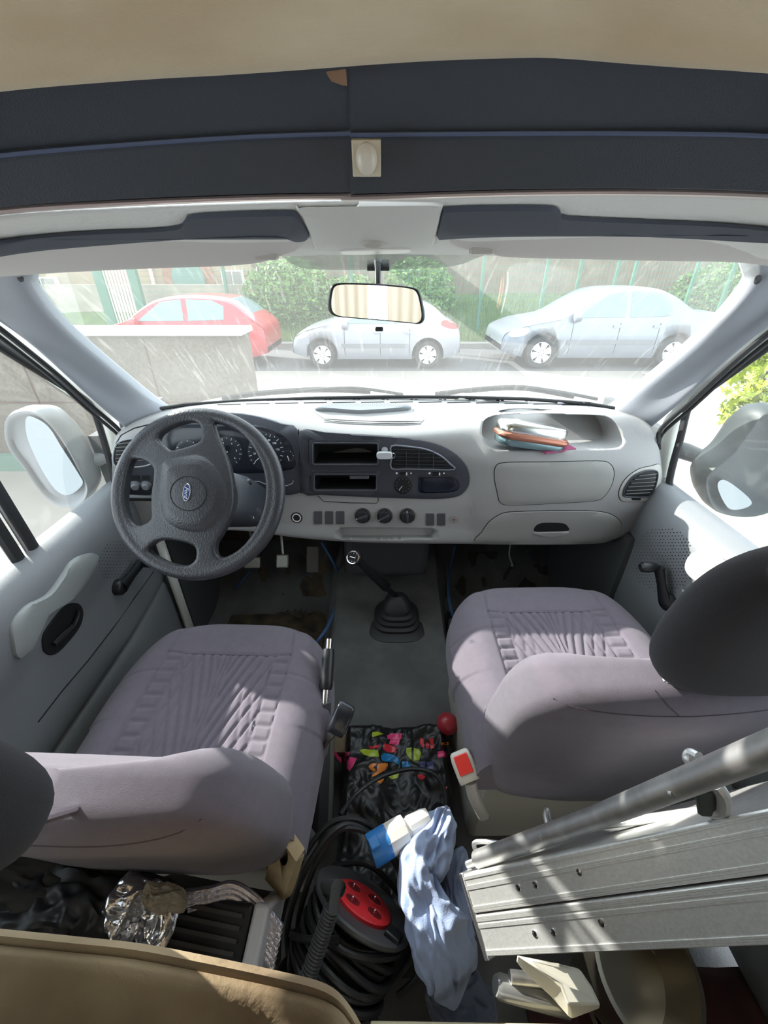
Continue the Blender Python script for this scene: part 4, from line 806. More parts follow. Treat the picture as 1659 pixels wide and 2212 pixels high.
m = M(); m.grid([[V((x, y, (.03 if y < 1.42 else .03 + (y - 1.42) * 1.2) + .006 * noise.noise(V((x * 20, y * 20, 0))))) for x in [-.70 + .44 * i / 30 for i in range(31)]] for y in [.75 + .83 * j / 40 for j in range(41)]]); tag(obj('carpet_driver', m, CARPET), kind='structure'); bpy.data.objects['carpet_driver'].name = 'floor_carpet_left'
m = M(); m.grid([[V((x, y, (.03 if y < 1.42 else .03 + (y - 1.42) * 1.2) + .006 * noise.noise(V((x * 20, y * 20, 0))))) for x in [.29 + .5 * i / 30 for i in range(31)]] for y in [.75 + .83 * j / 40 for j in range(41)]]); tag(obj('floor_carpet_right', m, mat('carpet_dark', rgb(66, 63, 60), 1, bump=1, bscale=400, mott=.5, mscale=20)), kind='structure')
# ------------------------------------------------------------------ printed bag on the floor
def bagz(x, y): return .185 + .03 * noise.noise(V((x * 7, y * 7, 1))) + .014 * noise.noise(V((x * 20, y * 20, 5))) + .009 * abs(noise.noise(V((x * 45, y * 38, 9))))
def bagp(x, y): return V((x, y, bagz(x, y)))
N1, N2 = 110, 120; m = M(); R = []
for j in range(N2 + 1):
    y = .24 + .54 * j / N2; r = []
    for i in range(N1 + 1):
        s = -1 + 2 * i / N1; w = .165 + .02 * noise.noise(V((0, y * 9, 2))); x = .035 + s * w; z = bagz(x, y); f = max(abs(s), abs(-1 + 2 * j / N2)); z -= .14 * max(0, (f - .8) / .2) ** 2; r.append(V((x, y, max(z, .0))))
    R.append(r)
m.grid(R); BAG = mat('bag_black', rgb(24, 24, 26), .42, bump=.4, bscale=50); bag = thing('plastic_bag', 'crumpled black plastic bag printed with bright letters on the floor between the seats', 'bag', (.035, .47, .02)); bgo = obj('bag_body', m, BAG, bag, ang=80); bvb = bvh_of(bgo)
def bagmark(o, col, nm):
    return patch('printed_shape', bvb, outl(o, 3, len(o) > 6), mat(nm, col, .35, bump=.4, bscale=60), bag, h=.0012, low=-.001)
def zz(pts): return [(650 + a / 4.1475, 1500 + b / 4.1475) for a, b in pts]
PINK, GRN, BLU, ORA, RED, VIO = rgb(232, 72, 130), rgb(170, 190, 50), rgb(24, 120, 180), rgb(226, 130, 44), rgb(206, 46, 60), rgb(74, 76, 120)
for pts, c, nm in (([(770, 370), (800, 352), (905, 348), (900, 400), (870, 410), (770, 400)], PINK, 'print_pink'), ([(800, 405), (890, 405), (880, 440), (860, 460), (790, 440)], PINK, 'print_pink'), ([(740, 440), (800, 450), (860, 480), (850, 525), (770, 520), (735, 490)], RED, 'print_red'), ([(600, 460), (640, 465), (700, 450), (700, 480), (620, 490)], RED, 'print_red'),
                   ([(285, 515), (310, 512), (350, 560), (400, 575), (400, 600), (370, 618), (330, 590)], PINK, 'print_pink'), ([(400, 510), (440, 510), (430, 550), (395, 560)], PINK, 'print_pink'), ([(440, 560), (500, 575), (470, 640), (435, 690), (412, 660), (420, 600)], PINK, 'print_pink'),
                   ([(520, 500), (560, 490), (690, 500), (700, 560), (620, 560), (560, 540)], GRN, 'print_green'), ([(945, 480), (990, 475), (990, 590), (960, 560), (940, 520)], GRN, 'print_green'), ([(1010, 480), (1060, 490), (1080, 530), (1060, 590), (1010, 600)], GRN, 'print_green'), ([(640, 340), (690, 335), (740, 355), (640, 385)], GRN, 'print_green'), ([(780, 730), (830, 715), (880, 705), (870, 750), (810, 765)], GRN, 'print_green'),
                   ([(718, 560), (740, 530), (800, 532), (860, 560), (885, 600), (870, 630), (830, 605), (740, 600)], BLU, 'print_blue'), ([(905, 600), (960, 600), (990, 640), (950, 660), (905, 655)], BLU, 'print_blue'),
                   ([(605, 650), (640, 618), (680, 620), (660, 645), (635, 655), (670, 680), (650, 690)], ORA, 'print_orange'), ([(690, 625), (775, 620), (760, 670), (700, 710), (640, 740), (645, 715), (680, 690)], ORA, 'print_orange'), ([(680, 770), (740, 745), (745, 760), (715, 800), (700, 800)], ORA, 'print_orange'), ([(1258, 430), (1322, 428), (1322, 456), (1258, 458)], ORA, 'print_orange'),
                   ([(1068, 390), (1100, 395), (1105, 480), (1080, 470), (1062, 430)], RED, 'print_red'), ([(1120, 430), (1150, 440), (1145, 490), (1120, 480)], RED, 'print_red'), ([(1145, 395), (1185, 390), (1195, 480), (1160, 490), (1160, 440)], RED, 'print_red'), ([(1225, 515), (1270, 505), (1320, 535), (1318, 562), (1222, 570)], PINK, 'print_magenta'), ([(1045, 720), (1080, 712), (1120, 740), (1090, 770), (1050, 750)], RED, 'print_red'), ([(1268, 830), (1310, 825), (1300, 880), (1270, 880)], RED, 'print_red'),
                   ([(1070, 605), (1115, 600), (1110, 665), (1068, 660)], VIO, 'print_violet'), ([(1125, 610), (1190, 600), (1188, 680), (1140, 665)], VIO, 'print_violet')):
    bagmark(zz(pts), c, nm)
m = M(); c = P(966, 1563, z=.20); R = [sring(c + V((0, 0, .030 * math.sin(a))), .032 * math.cos(a) + .0005, .032 * math.cos(a) + .0005, (1, 0, 0), (0, 1, 0), 2, 24) for a in [-1.5 + .3 * i for i in range(11)]]; m.loft(R); tag(obj('red_ball', m, mat('ball_red', rgb(170, 50, 60), .3)), 'round red ball wedged against the passenger seat base', 'ball')
m = M(); m.prism([P(715, 1575, z=.17), P(760, 1572, z=.17), P(812, 1583, z=.17), P(800, 1600, z=.16), P(760, 1625, z=.15), P(715, 1625, z=.15)], V((0, 0, -.02))); S('floor_carpet_patch', m, mat('tan_carpet', rgb(140, 124, 102), 1, bump=1, bscale=300, mott=.4, mscale=20))
m = M(); pts = [P(735, 1760, z=.30), P(770, 1715, z=.27), P(820, 1680, z=.26), P(880, 1662, z=.25), P(930, 1668, z=.25), P(958, 1700, z=.24), P(962, 1740, z=.22)]; m.tube(curve(pts, 8), .0055, 8); tag(obj('black_cable', m, CABLE), 'single black cable arching over the printed plastic bag', 'cable')
# ------------------------------------------------------------------ cable reel
rc = P(782, 1955, z=.30); RN = V((.435, .70, .553)).normalized(); rx = V((0, 0, 1)).cross(RN).normalized(); ry = RN.cross(rx)
reel = thing('cable_reel', 'black cable reel with a round red four-socket face', 'cable reel', rc - RN * .2)
RB = mat('reel_black', rgb(72, 72, 74), .45, bump=.3, bscale=200)
m = M(); m.lathe([(.033, -.006), (.102, -.006), (.105, -.002), (.105, .003), (.102, .006), (.066, .004), (.062, .001), (.0, .001)], rc, RN, 64); obj('flange', m, RB, reel)
m = M(); m.lathe([(.0, -.165), (.102, -.165), (.105, -.161), (.102, -.155), (.033, -.155)], rc, RN, 64); obj('flange', m, RB, reel)
m = M(); m.lathe([(.033, -.16), (.035, -.08), (.033, -.003)], rc, RN, 40); obj('drum', m, RB, reel)
m = M(); m.lathe([(.0, .0), (.061, .0), (.061, .007), (.057, .0095), (.0, .0095)], rc, RN, 56); REDM = mat('socket_red', rgb(214, 44, 50), .4, bump=.2, bscale=300); fc = obj('socket_plate', m, REDM, reel)
for a in (45, 135, 225, 315):
    q = rc + (rx * math.cos(math.radians(a + 20)) + ry * math.sin(math.radians(a + 20))) * .034 + RN * .0096; m = M(); m.lathe([(.0172, .0), (.0168, .0006), (.016, .0006), (.0155, -.0)], q, RN, 28); m.slot(1).lathe([(.0155, .0), (.001, .0002)], q, RN, 28); so = obj('socket', m, [REDM, mat('socket_deep', rgb(120, 22, 28), .5)], fc)
    m = M()
    for s in (-.0065, .0065): m.lathe([(.002, .0003), (.002, .0009)], q + rx * s, RN, 10)
    obj('socket_hole', m, VOID, so); m = M(); m.lathe([(.002, 0), (.002, .007), (.0005, .009)], q + ry * .008, RN, 10); obj('earth_pin', m, CHROME, so)
m = M()
for a, b in ((P(702, 1905, z=.335), P(718, 1925, z=.33)),): m.box(rc + rx * -.0 + (rx * math.cos(math.radians(160)) + ry * math.sin(math.radians(160))) * .084 + RN * .008, (.03, .035, .012), Matrix((rx, ry, RN)).transposed())
obj('lock_tab', m, BLACK, reel, bevel=.003)
# turns of cable: several separate parts
turns = 0
for lay, (rad, ks) in enumerate(((.064, range(10)), (.080, range(9)), (.094, range(8)))):
    m = M()
    pts = []
    for j, kk in enumerate(ks):
        for i in range(36):
            a = 2 * math.pi * i / 36; h = -.012 - (kk + i / 36) * .0152 - lay * .004
            wob = .006 * math.sin(a * 2 + kk * 1.7 + lay) + .004 * math.sin(a * 3 + kk); dr = .003 * math.sin(kk * 2.3 + a)
            pts.append(rc + (rx * math.cos(a) + ry * math.sin(a)) * (rad + dr) + RN * (h + wob))
    m.tube(pts, .0062, 8); obj('wound_cable', m, CABLE, reel)
m = M(); pts = []
for i in range(50):
    a = -2.6 + 4.2 * i / 49; pts.append(rc + (rx * math.cos(a) + ry * math.sin(a)) * .104 + RN * (-.02 - .10 * math.sin(i / 49 * math.pi)))
m.tube(pts, .0062, 8); obj('wound_cable', m, CABLE, reel)
ha = P(716, 1963, z=.43); hb2 = P(652, 2150, z=.36); m = M(); pts = []; rd = []
for i in range(121): f = i / 120; pts.append(ha.lerp(hb2, f)); rd.append(.0125 + (.0022 if i % 5 < 3 else 0))
m.tube(pts, rd, 16); hnd = obj('handle', m, RB, reel, ang=25); m = M(); m.tube([ha, ha + (ha - hb2).normalized() * .03, P(700, 1915, z=.335)], [.013, .014, .012], 12); obj('handle_arm', m, RB, reel)
# loose cable loops around the reel
for nm, pts, lb in (('black_cable', [P(600, 2080, z=.12), P(607, 1990, z=.22), P(640, 1880, z=.32), P(700, 1790, z=.36), P(752, 1768, z=.36), P(800, 1785, z=.33), P(850, 1850, z=.28), P(900, 1950, z=.22), P(918, 2040, z=.18), P(900, 2110, z=.12), P(860, 2150, z=.08)], 'long loop of black cable lying around the cable reel, outermost'),
                    ('black_cable', [P(625, 2100, z=.10), P(622, 2000, z=.24), P(655, 1890, z=.33), P(715, 1800, z=.37), P(765, 1782, z=.35), P(830, 1830, z=.30), P(880, 1920, z=.24), P(905, 2020, z=.2), P(885, 2080, z=.14)], 'loop of black cable just inside the outermost loop round the reel'),
                    ('black_cable', [P(640, 2060, z=.14), P(650, 1960, z=.26), P(690, 1850, z=.34), P(740, 1790, z=.36), P(800, 1800, z=.33), P(820, 1815, z=.33)], 'short arc of black cable running up to the blue plug'),
                    ('black_cable', [P(720, 1870, z=.20), P(800, 1870, z=.26), P(880, 1960, z=.20), P(890, 2060, z=.14), P(850, 2120, z=.1)], 'black cable curving close behind the red reel face')):
    m = M(); m.tube(curve(pts, 10), .0062, 8); tag(obj(nm, m, CABLE), lb, 'cable', 'loose black cables')
# blue plug
pa = P(812, 1832, z=.36); pb = P(915, 1770, z=.37); d = (pb - pa).normalized(); plug = thing('camping_plug', 'blue and white three-pin camping plug lying beside the cable reel', 'plug', pa)
BL = mat('plug_blue', rgb(52, 120, 186), .4); WP = mat('plug_white', rgb(214, 208, 198), .45)
m = M(); m.lathe([(.030, 0), (.031, .002), (.031, .042), (.026, .042), (.026, .004), (.024, -.0)], pa - d * .012, d, 40); m.v = m.v; obj('blue_shroud', m, BL, plug, ang=50)
m = M(); m.lathe([(.0, .012), (.0255, .012), (.0255, .02)], pa - d * .012, d, 30); obj('pin_face', m, mat('pin_face', rgb(36, 80, 130), .6), plug); 
m = M(); m.box(pa - d * .004 + V((0, 0, .031)), (.02, .022, .008), Matrix.Rotation(.5, 3, 'Z')); obj('key_lug', m, BL, plug, bevel=.002)
m = M(); m.lathe([(.026, .036), (.031, .038), (.031, .075), (.029, .083), (.020, .086), (.020, .09)], pa - d * .012, d, 12); m.lathe([(.02, .09), (.022, .092), (.0205, .125), (.017, .138), (.010, .138), (.010, .12)], pa - d * .012, d, 14); obj('white_body', m, WP, plug, ang=20)
# ------------------------------------------------------------------ blue-grey cloth
CL = mat('cloth_blue', rgb(150, 164, 196), .7, sheen=.3, bump=.3, bscale=300)
def cloth(spine, wid, hgt, label, seed, amp=.02, ma=CL, n=70, name='cloth', folds=3):
    S_ = curve([P(a, b, z=z) for a, b, z in spine], 12); m = M(); R = []; NN = len(S_) - 1
    for i, p in enumerate(S_):
        f = i / NN; d = (S_[min(i + 1, NN)] - S_[max(i - 1, 0)]); d.z = 0; d.normalize(); x = V((d.y, -d.x, 0)); k = f * (len(wid) - 1); j = min(int(k), len(wid) - 2); w = wid[j] + (wid[j + 1] - wid[j]) * (k - j)
        ring = []
        for q in range(n):
            a = 2 * math.pi * q / n; c, s = math.cos(a), math.sin(a)
            nz = noise.noise(V((c * 1.3 + seed, s * 1.3, f * 3.2))) * 1.0; fo = abs(noise.noise(V((c * folds + seed, s * folds, f * 7 + seed)))) ; fo2 = noise.noise(V((c * 6, s * 6 + seed, f * 14)))
            r = 1 + .35 * nz - .6 * fo + .14 * fo2
            e = min(1, f * 8 + .15, (1 - f) * 8 + .15)
            ring.append(p + x * (w * c * r * e) + V((0, 0, hgt * s * r * e)))
        R.append(ring)
    m.loft(R); return tag(obj(name, m, ma, ang=80, sub=1), label, 'cloth')
cloth([(968, 1745, .30), (945, 1790, .34), (920, 1850, .36), (905, 1900, .35), (925, 1960, .34), (950, 2040, .32), (975, 2110, .26), (985, 2180, .16)], [.026, .04, .048, .05, .05, .06, .055, .035], .055, 'crumpled pale blue cloth draped between the cable reel and the aluminium case', 3.3)
cloth([(1000, 1830, .22), (985, 1900, .26), (990, 1970, .28), (1005, 2040, .26), (1030, 2090, .2)], [.02, .03, .028, .03, .02], .035, 'small fold of pale blue cloth under the edge of the aluminium case', 8.1)
cloth([(925, 2110, .12), (970, 2160, .10), (1030, 2180, .09), (1075, 2200, .06)], [.03, .05, .05, .03], .035, 'dark blue-grey cloth heap at the bottom below the pale cloth', 5.5, ma=mat('cloth_dark', rgb(84, 92, 110), .8, sheen=.2))
# ------------------------------------------------------------------ aluminium case
cA, cB = P(997, 1892, t=.70), P(1031, 2046, t=.655); cD, cC = P(1659, 1744, t=.425), P(1659, 2014, t=.40)
cL = ((cD - cA) + (cC - cB)).normalized(); cW = (cB - cA).normalized(); cN = cL.cross(cW).normalized(); cW = (cN.cross(cL)).normalized()
if cN.dot(CAM - cA) < 0: cN = -cN
Wd = .5 * ((cB - cA).length + (cC - cD).length); case = thing('aluminium_case', 'long brushed aluminium case leaning behind the passenger seat', 'case', cB - cN * .1)
def K(l, w, n): return cA + cL * l + cW * w + cN * n
LEN, DEP = .66, .20
def cbx(m, l0, l1, w0, w1, n0, n1): return m.add([K(l, w, n) for l in (l0, l1) for w in (w0, w1) for n in (n0, n1)], [(0, 1, 3, 2), (4, 6, 7, 5), (0, 4, 5, 1), (2, 3, 7, 6), (0, 2, 6, 4), (1, 5, 7, 3)])
for nm, w0, w1 in (('upper_shell', 0, Wd * .49), ('lower_shell', Wd * .51, Wd)):
    m = M(); cbx(m, 0, LEN, w0, w1, -DEP, 0); sh = obj(nm, m, ALU, case, bevel=.003)
    m = M()
    for f in (.06, .10, .14, .24, .27, .30, .86, .90, .94) if nm[0] == 'l' else (.06, .10, .30, .34, .38, .84, .88, .93): w = w0 + (w1 - w0) * f; cbx(m, .003, LEN - .003, w - .0009, w + .0009, 0, .0014)
    obj('rib', m, ALU, sh)
    for l, f in ((.12, .55), (.155, .55), (.24, .45)) : q = K(l, w0 + (w1 - w0) * f, 0); m = M(); m.lathe([(.0045, 0), (.004, .0015), (.001, .002)], q, cN, 14); obj('rivet', m, CHROME, sh)
m = M(); cbx(m, -.004, .006, -.004, Wd + .004, -DEP, .002); obj('end_trim', m, mat('alu_bright', (.85, .85, .85), .3, 1), case, bevel=.002)
m = M(); h1, h2 = K(.50, Wd * .28, .0), K(.50, Wd * .78, .0); HG = mat('handle_green', rgb(56, 66, 60), .5); m.tube(curve([h1, h1 + cN * .022 + cW * .01, h2 + cN * .022 - cW * .01, h2], 5), [.010] * 16, 10, flat=.6); obj('handle', m, HG, case)
m = M(); m.lathe([(.014, 0), (.014, .006), (.01, .010)], h2, cN, 20); m.lathe([(.014, 0), (.014, .006), (.01, .010)], h1, cN, 20); obj('handle_mount', m, HG, case)
m = M()
for w0, w1 in ((.08, .40), (.60, .88)): cbx(m, .575, .61, Wd * w0, Wd * w1, -.001, .006)
obj('latch', m, mat('latch_dark', rgb(60, 58, 54), .4, .6), case, bevel=.002)
# chrome tubular frame
fr = thing('tubular_frame', 'bare metal tube frame leaning across the aluminium case up to the right', 'metal frame', P(1040, 1850, t=.7)); p0 = P(1032, 1856, t=.71); p1 = P(1290, 1765, t=.56); p2 = P(1659, 1618, t=.36); p3 = p2 + (p2 - p1) * 1.3
m = M(); m.tube([p0, p1, p2, p3], .0135, 18); obj('tube', m, STEEL, fr)
m = M(); q0 = P(1010, 1868, t=.72); m.tube([q0, P(1180, 1800, t=.64), P(1300, 1768, t=.6)], .006, 10); m.tube(curve([P(1030, 1845, t=.73), P(1024, 1822, t=.73), P(1045, 1818, t=.72), P(1080, 1822, t=.70)], 4), .004, 8); obj('lower_bar', m, STEEL, fr)
m = M(); m.tube(curve([P(1185, 1790, t=.64), P(1178, 1762, t=.66), P(1182, 1748, t=.67), P(1190, 1762, t=.66), P(1198, 1785, t=.63)], 4), .004, 8); obj('bracket_loop', m, STEEL, fr)
m = M(); m.tube(curve([P(1500, 1652, t=.47), P(1486, 1640, t=.47), P(1492, 1628, t=.47), P(1510, 1636, t=.46)], 5), .006, 10); m.tube(curve([P(1545, 1695, t=.44), P(1562, 1720, t=.44), P(1560, 1750, t=.45), P(1535, 1755, t=.46)], 5), .007, 10); obj('hinge_loop', m, STEEL, fr)
m = M(); m.tube([P(1523, 1700, t=.45), P(1530, 1755, t=.46)], .012, 8, flat=.5); obj('hinge_plate', m, HG, fr, bevel=.002)
for a in ((1450, 1714), (1492, 1698), (1170, 1808)): m = M(); q = P(*a, t=(.44 if a[0] > 1200 else .60)); m.lathe([(.004, 0), (.003, .004)], q, (0, -.5, .8), 10); obj('screw', m, STEEL, fr)
m = M(); m.tube([P(1290, 1782, t=.60), P(1420, 1766, t=.56), P(1530, 1750, t=.53)], .006, 10); tag(obj('thin_rod', m, STEEL), 'thin metal rod lying between the tube frame and the case', 'rod')
# plastic wedge, pots, tube below the case
wd = [P(1113, 2064, z=.34), P(1260, 2085, z=.36), P(1290, 2170, z=.36), P(1296, 2178, z=.30), P(1228, 2205, z=.28), P(1185, 2150, z=.32)]
m = M(); top_ = [P(1115, 2062, z=.38), P(1200, 2080, z=.39), P(1252, 2092, z=.38), P(1278, 2130, z=.37), P(1298, 2172, z=.36), P(1226, 2172, z=.37), P(1212, 2130, z=.38), P(1165, 2095, z=.385)]
bot_ = [P(1113, 2075, z=.34), P(1200, 2085, z=.33), P(1252, 2097, z=.33), P(1278, 2135, z=.33), P(1298, 2177, z=.32), P(1234, 2203, z=.30), P(1190, 2155, z=.31), P(1130, 2100, z=.33)]
m.loft([top_, bot_]); tag(obj('white_plastic_guard', m, mat('guard_white', rgb(226, 220, 204), .45), bevel=.004, ang=30), 'bent cream-white plastic piece under the aluminium case', 'plastic part')
def pot(label, px_, z, r, h, ma, ax=(0, -.3, 1)):
    m = M(); q = P(*px_, z=z); m.lathe([(.001, 0), (r * .9, 0), (r, .01), (r, h - .006), (r + .006, h), (r - .003, h), (r - .004, .01), (.001, .006)], q, ax, 48); return tag(obj('cooking_pot', m, ma, ang=40), label, 'pot', 'pots under the case')
pot('brassy metal pot half hidden under the aluminium case, upper of two', (1330, 2090), .14, .10, .11, mat('brass_pan', (.5, .45, .36), .3, 1), (.2, -.2, 1)); pot('shiny steel pot at the bottom edge below the brassy pot', (1330, 2165), .05, .10, .09, mat('steel_pan', (.6, .58, .55), .15, 1), (.1, -.1, 1))
m = M(); a, b = P(1070, 2128, z=.30), P(1225, 2172, z=.26); m.tube([a, a.lerp(b, .05), b], [.014, .018, .018], 18); tag(obj('metal_tube', m, mat('dull_tube', rgb(150, 150, 148), .2, .4)), 'dull grey metal tube pointing out from beneath the cream plastic piece', 'tube')
m = M(); a, b = P(1102, 2110, z=.31), P(1180, 2118, z=.30); m.tube([a, b], .010, 16); tag(obj('small_tube', m, STEEL), 'short bright tube end above the dull grey tube', 'tube')
m = M(); m.grid([[V((x, y, .02 + .05 * noise.noise(V((x * 8, y * 8, 4))) + .04)) for x in [.3 + .55 * i / 20 for i in range(21)]] for y in [-.25 + .5 * j / 20 for j in range(21)]]); tag(obj('dark_blanket', m, mat('blanket_maroon', rgb(64, 34, 34), 1, mott=.4, mscale=15), solid=.01), 'dark maroon blanket in the shadow under the aluminium case', 'blanket')
# ------------------------------------------------------------------ left rear pile
m = M(); bx_ = thing('cardboard_box', 'open beige cardboard box with an oval hand hole beside the driver seat', 'box', P(600, 1950, z=.15)); CB = mat('cardboard', rgb(186, 166, 132), .9, mott=.15, mscale=40)
q = [P(598, 1800, z=.50), P(640, 1862, z=.48), P(612, 1945, z=.34), P(572, 1900, z=.36)]; m.prism(q, V((.012, .02, 0))); fp = obj('front_panel', m, CB, bx_)
cut(fp, M().loft([[P(a, b, z=.5) for a, b in circ(613, 1850, 9, 20, 20)], [P(a, b, z=.1) for a, b in circ(613, 1850, 9, 20, 20)]]))
m = M(); m.prism([P(640, 1862, z=.48), P(653, 1850, z=.49), P(628, 1935, z=.35), P(612, 1945, z=.34)], V((.004, .006, 0))); obj('flap', m, CB, bx_)
m = M(); m.lathe([(.03, 0), (.034, .01), (.034, .015)], P(613, 1850, z=.38), (0, -.5, .8), 24); obj('bottle_cap', m, mat('bottle_green', rgb(104, 116, 84), .3), bx_) 
m = M(); m.tube(curve([P(628, 1750, z=.46), P(645, 1768, z=.46), P(638, 1820, z=.43), P(622, 1868, z=.39)], 5), [.012] * 16, 12, flat=.5); m.tube(curve([P(618, 1770, z=.45), P(615, 1820, z=.43), P(618, 1860, z=.39)], 5), .005, 8); tag(obj('recline_lever', m, mat('lever_gloss', rgb(40, 42, 46), .12)), 'glossy black seat lever beside the cardboard box', 'lever')
FOIL = mat('foil', (.75, .74, .76), .25, 1, bump=1.0, bscale=70)
ins = []
for i in range(7):
    z = .42 - i * .006; dx_ = [0, 4, 0, 6, 2, 5, 0][i]; pts = [P(400 + i * 3, 1932 + i * 11, z=z), P(455, 1924 + i * 11, z=z), P(505 + dx_, 1914 + i * 12, z=z), P(560 - i * 2, 1950 + i * 13, z=z - .02), P(606 - i * 3, 2006 + i * 14, z=z - .05)]
    m = M(); m.tube(curve(pts, 8), .0078, 10, flat=1.2); tag(obj('insulation_sheet', m, mat('insulation', (.7, .66, .72), .35, .9, bump=1.0, bscale=160)), 'silvery padded window insulation sheet behind the driver seat, %s' % ('topmost', 'second from the top', 'third down', 'middle one', 'third from bottom', 'second from the bottom', 'bottom one')[i], 'insulation sheet', 'folded silver insulation')
cloth([(240, 1935, .52), (300, 1965, .50), (322, 2010, .46), (300, 2060, .42)], [.03, .05, .05, .03], .035, 'crinkled shiny foil blanket behind the driver seat', 1.7, ma=FOIL, name='foil_blanket')
cloth([(310, 1930, .55), (350, 1940, .53), (405, 1950, .50)], [.015, .02, .015], .018, 'brownish plastic wrap tip beside the foil blanket', 2.7, ma=mat('wrap_brown', rgb(140, 128, 108), .3, bump=.5, bscale=60), name='plastic_wrap')
cloth([(-60, 1880, .55), (60, 1915, .53), (180, 1940, .50), (300, 1945, .46), (400, 1940, .43)], [.05, .06, .05, .04, .02], .04, 'dark blanket roll lying behind the driver seat', 6.1, ma=mat('blanket_dark', rgb(46, 44, 40), 1), name='dark_blanket')
cloth([(-60, 1990, .52), (80, 1980, .52), (190, 2000, .50), (225, 2060, .44)], [.05, .07, .06, .04], .045, 'black bag below the dark blanket roll at the left edge', 9.4, ma=mat('bag_dark', rgb(26, 26, 28), .5), name='black_bag')
m = M(); R_ = Matrix.Rotation(math.radians(-8), 3, 'Z') @ Matrix.Rotation(math.radians(25), 3, 'X'); c = P(420, 2040, z=.33); ht = thing('electric_heater', 'black heater with a slatted grille and pale side, behind the driver seat', 'heater', c - V((0, 0, .1)))
m.box(c, (.22, .16, .12), R_); obj('casing', m, BLACK, ht, bevel=.008)
m = M()
for i in range(9): m.box(c + R_ @ V((.0, -.065 + i * .016, .062)), (.19, .006, .004), R_)
obj('grille_slats', m, mat('grille_dark', rgb(58, 54, 52), .5), ht)
m = M(); m.box(c + R_ @ V((.125, 0, 0)), (.028, .165, .125), R_); obj('side_panel', m, mat('heater_side', rgb(196, 194, 196), .5), ht, bevel=.006)
# beige upholstered panels at the very bottom
m = M(); edge = [(-120, 2005, .92), (0, 2020, .92), (150, 2036, .92), (300, 2052, .91), (450, 2080, .90), (600, 2112, .89), (700, 2140, .89), (745, 2180, .87), (775, 2230, .85)]
E_ = [P(a, b, z=z) for a, b, z in edge]; rows = [[p + V((0, .004, -.25)) for p in E_], [p + V((0, .0, -.02)) for p in E_], [p + V((0, -.006, .0)) for p in E_], [p + V((0, -.02, -.004)) for p in E_], [p + V((-.004, -.05, -.06)) for p in E_], [p + V((-.01, -.07, -.3)) for p in E_]]
for r in rows[:]: pass
m.grid(surf(rows, 5, 4)); m.v = [p + V((0, 0, .006 * noise.noise(p * 9))) for p in m.v]; tag(obj('padded_partition', m, mat('dimmed_beige', rgb(166, 146, 116), .95, bump=.6, bscale=120, mott=1, mscale=7, col2=rgb(118, 98, 74)), solid=.01, ang=70), 'beige padded partition top at the bottom left, behind the driver seat', 'partition')  # beige darkened to paint in the partition's lack of sun and cut its bounce
m = M(); m.box((.30, .075, .135), (.9, .03, .02)); m.v = [p for p in m.v]; 
a, b = P(800, 2204, z=.30), P(1240, 2212, z=.30); m = M(); m.prism([a, b, b + V((0, -.05, 0)), a + V((0, -.05, 0))], V((0, 0, -.02))); tag(obj('wooden_batten', m, mat('pale_wood', rgb(216, 204, 170), .7), bevel=.003), 'pale wooden edge strip along the bottom of the view, right of the beige partition', 'batten')
# ------------------------------------------------------------------ outside mirrors, wipers, bonnet
GZ = -.47
def side_mirror(label, out, y0, sx, glass, arm, matc):
    base = [P(a, b, y=y0) for a, b in outl(out, 4)]; cc = sum(base, V((0, 0, 0))) / len(base); t = thing('side_mirror', label, 'side mirror', cc, 'side mirrors')
    S2 = lambda s, dy: [cc + (q - cc) * s + V((0, dy, 0)) for q in base]
    m = M(); m.loft([S2(.86, .0), S2(.9, -.012), S2(.97, -.014), S2(1, 0), S2(1, .03), S2(.92, .07), S2(.7, .10), S2(.35, .115)]); obj('housing', m, matc, t, ang=70)
    gb = [P(a, b, y=y0 - .014) for a, b in outl(glass, 4)]; gc = sum(gb, V((0, 0, 0))) / len(gb); m = M(); m.loft([gb, [p + V((0, -.004, 0)) for p in gb]]); obj('mirror_face', m, MIRROR_D, t)
    m = M(); m.tube(arm, [.03, .03, .035, .035][:len(arm)], 12, flat=.7); obj('arm', m, matc, t); return t
side_mirror('oval side mirror outside the driver window', [(15, 930), (20, 897), (48, 882), (82, 884), (112, 905), (150, 955), (182, 1015), (197, 1050), (190, 1078), (165, 1095), (130, 1090), (95, 1062), (55, 1005), (25, 965)], 1.12, -1, [(60, 900), (85, 905), (110, 925), (135, 965), (170, 1020), (180, 1045), (150, 1068), (120, 1055), (85, 1000), (60, 940)],
            [P(150, 1010, y=1.16), P(185, 1000, y=1.19), P(225, 985, y=1.22), P(250, 980, y=1.24)], mat('mirror_shell', rgb(128, 128, 128), .4))
side_mirror('dark side mirror outside the passenger window', [(1516, 1040), (1530, 1012), (1575, 975), (1610, 930), (1640, 890), (1680, 880), (1710, 960), (1700, 1070), (1640, 1110), (1570, 1112), (1530, 1090)], 1.08, 1, [(1548, 1050), (1562, 1035), (1600, 1060), (1622, 1085), (1600, 1098), (1570, 1095)],
            [P(1560, 1010, y=1.12), P(1520, 990, y=1.18), P(1480, 975, y=1.22), P(1462, 970, y=1.24)], mat('mirror_dark', rgb(26, 34, 36), .5))
m = M(); cols = []
for y, z, w in ((1.40, .985, .80), (1.5, .965, .84), (1.75, .93, .84), (1.98, .90, .82), (2.08, .85, .80), (2.12, .6, .78), (2.13, GZ + .3, .76)): cols.append([V((x * w, y - .12 * abs(x) ** 3, z - .03 * abs(x) ** 4)) for x in (-1, -.8, -.5, 0, .5, .8, 1)])
m.grid(surf(cols, 4, 4)); S('wall_bonnet', m, mat('bonnet_white', rgb(176, 175, 170), .55), solid=.004)
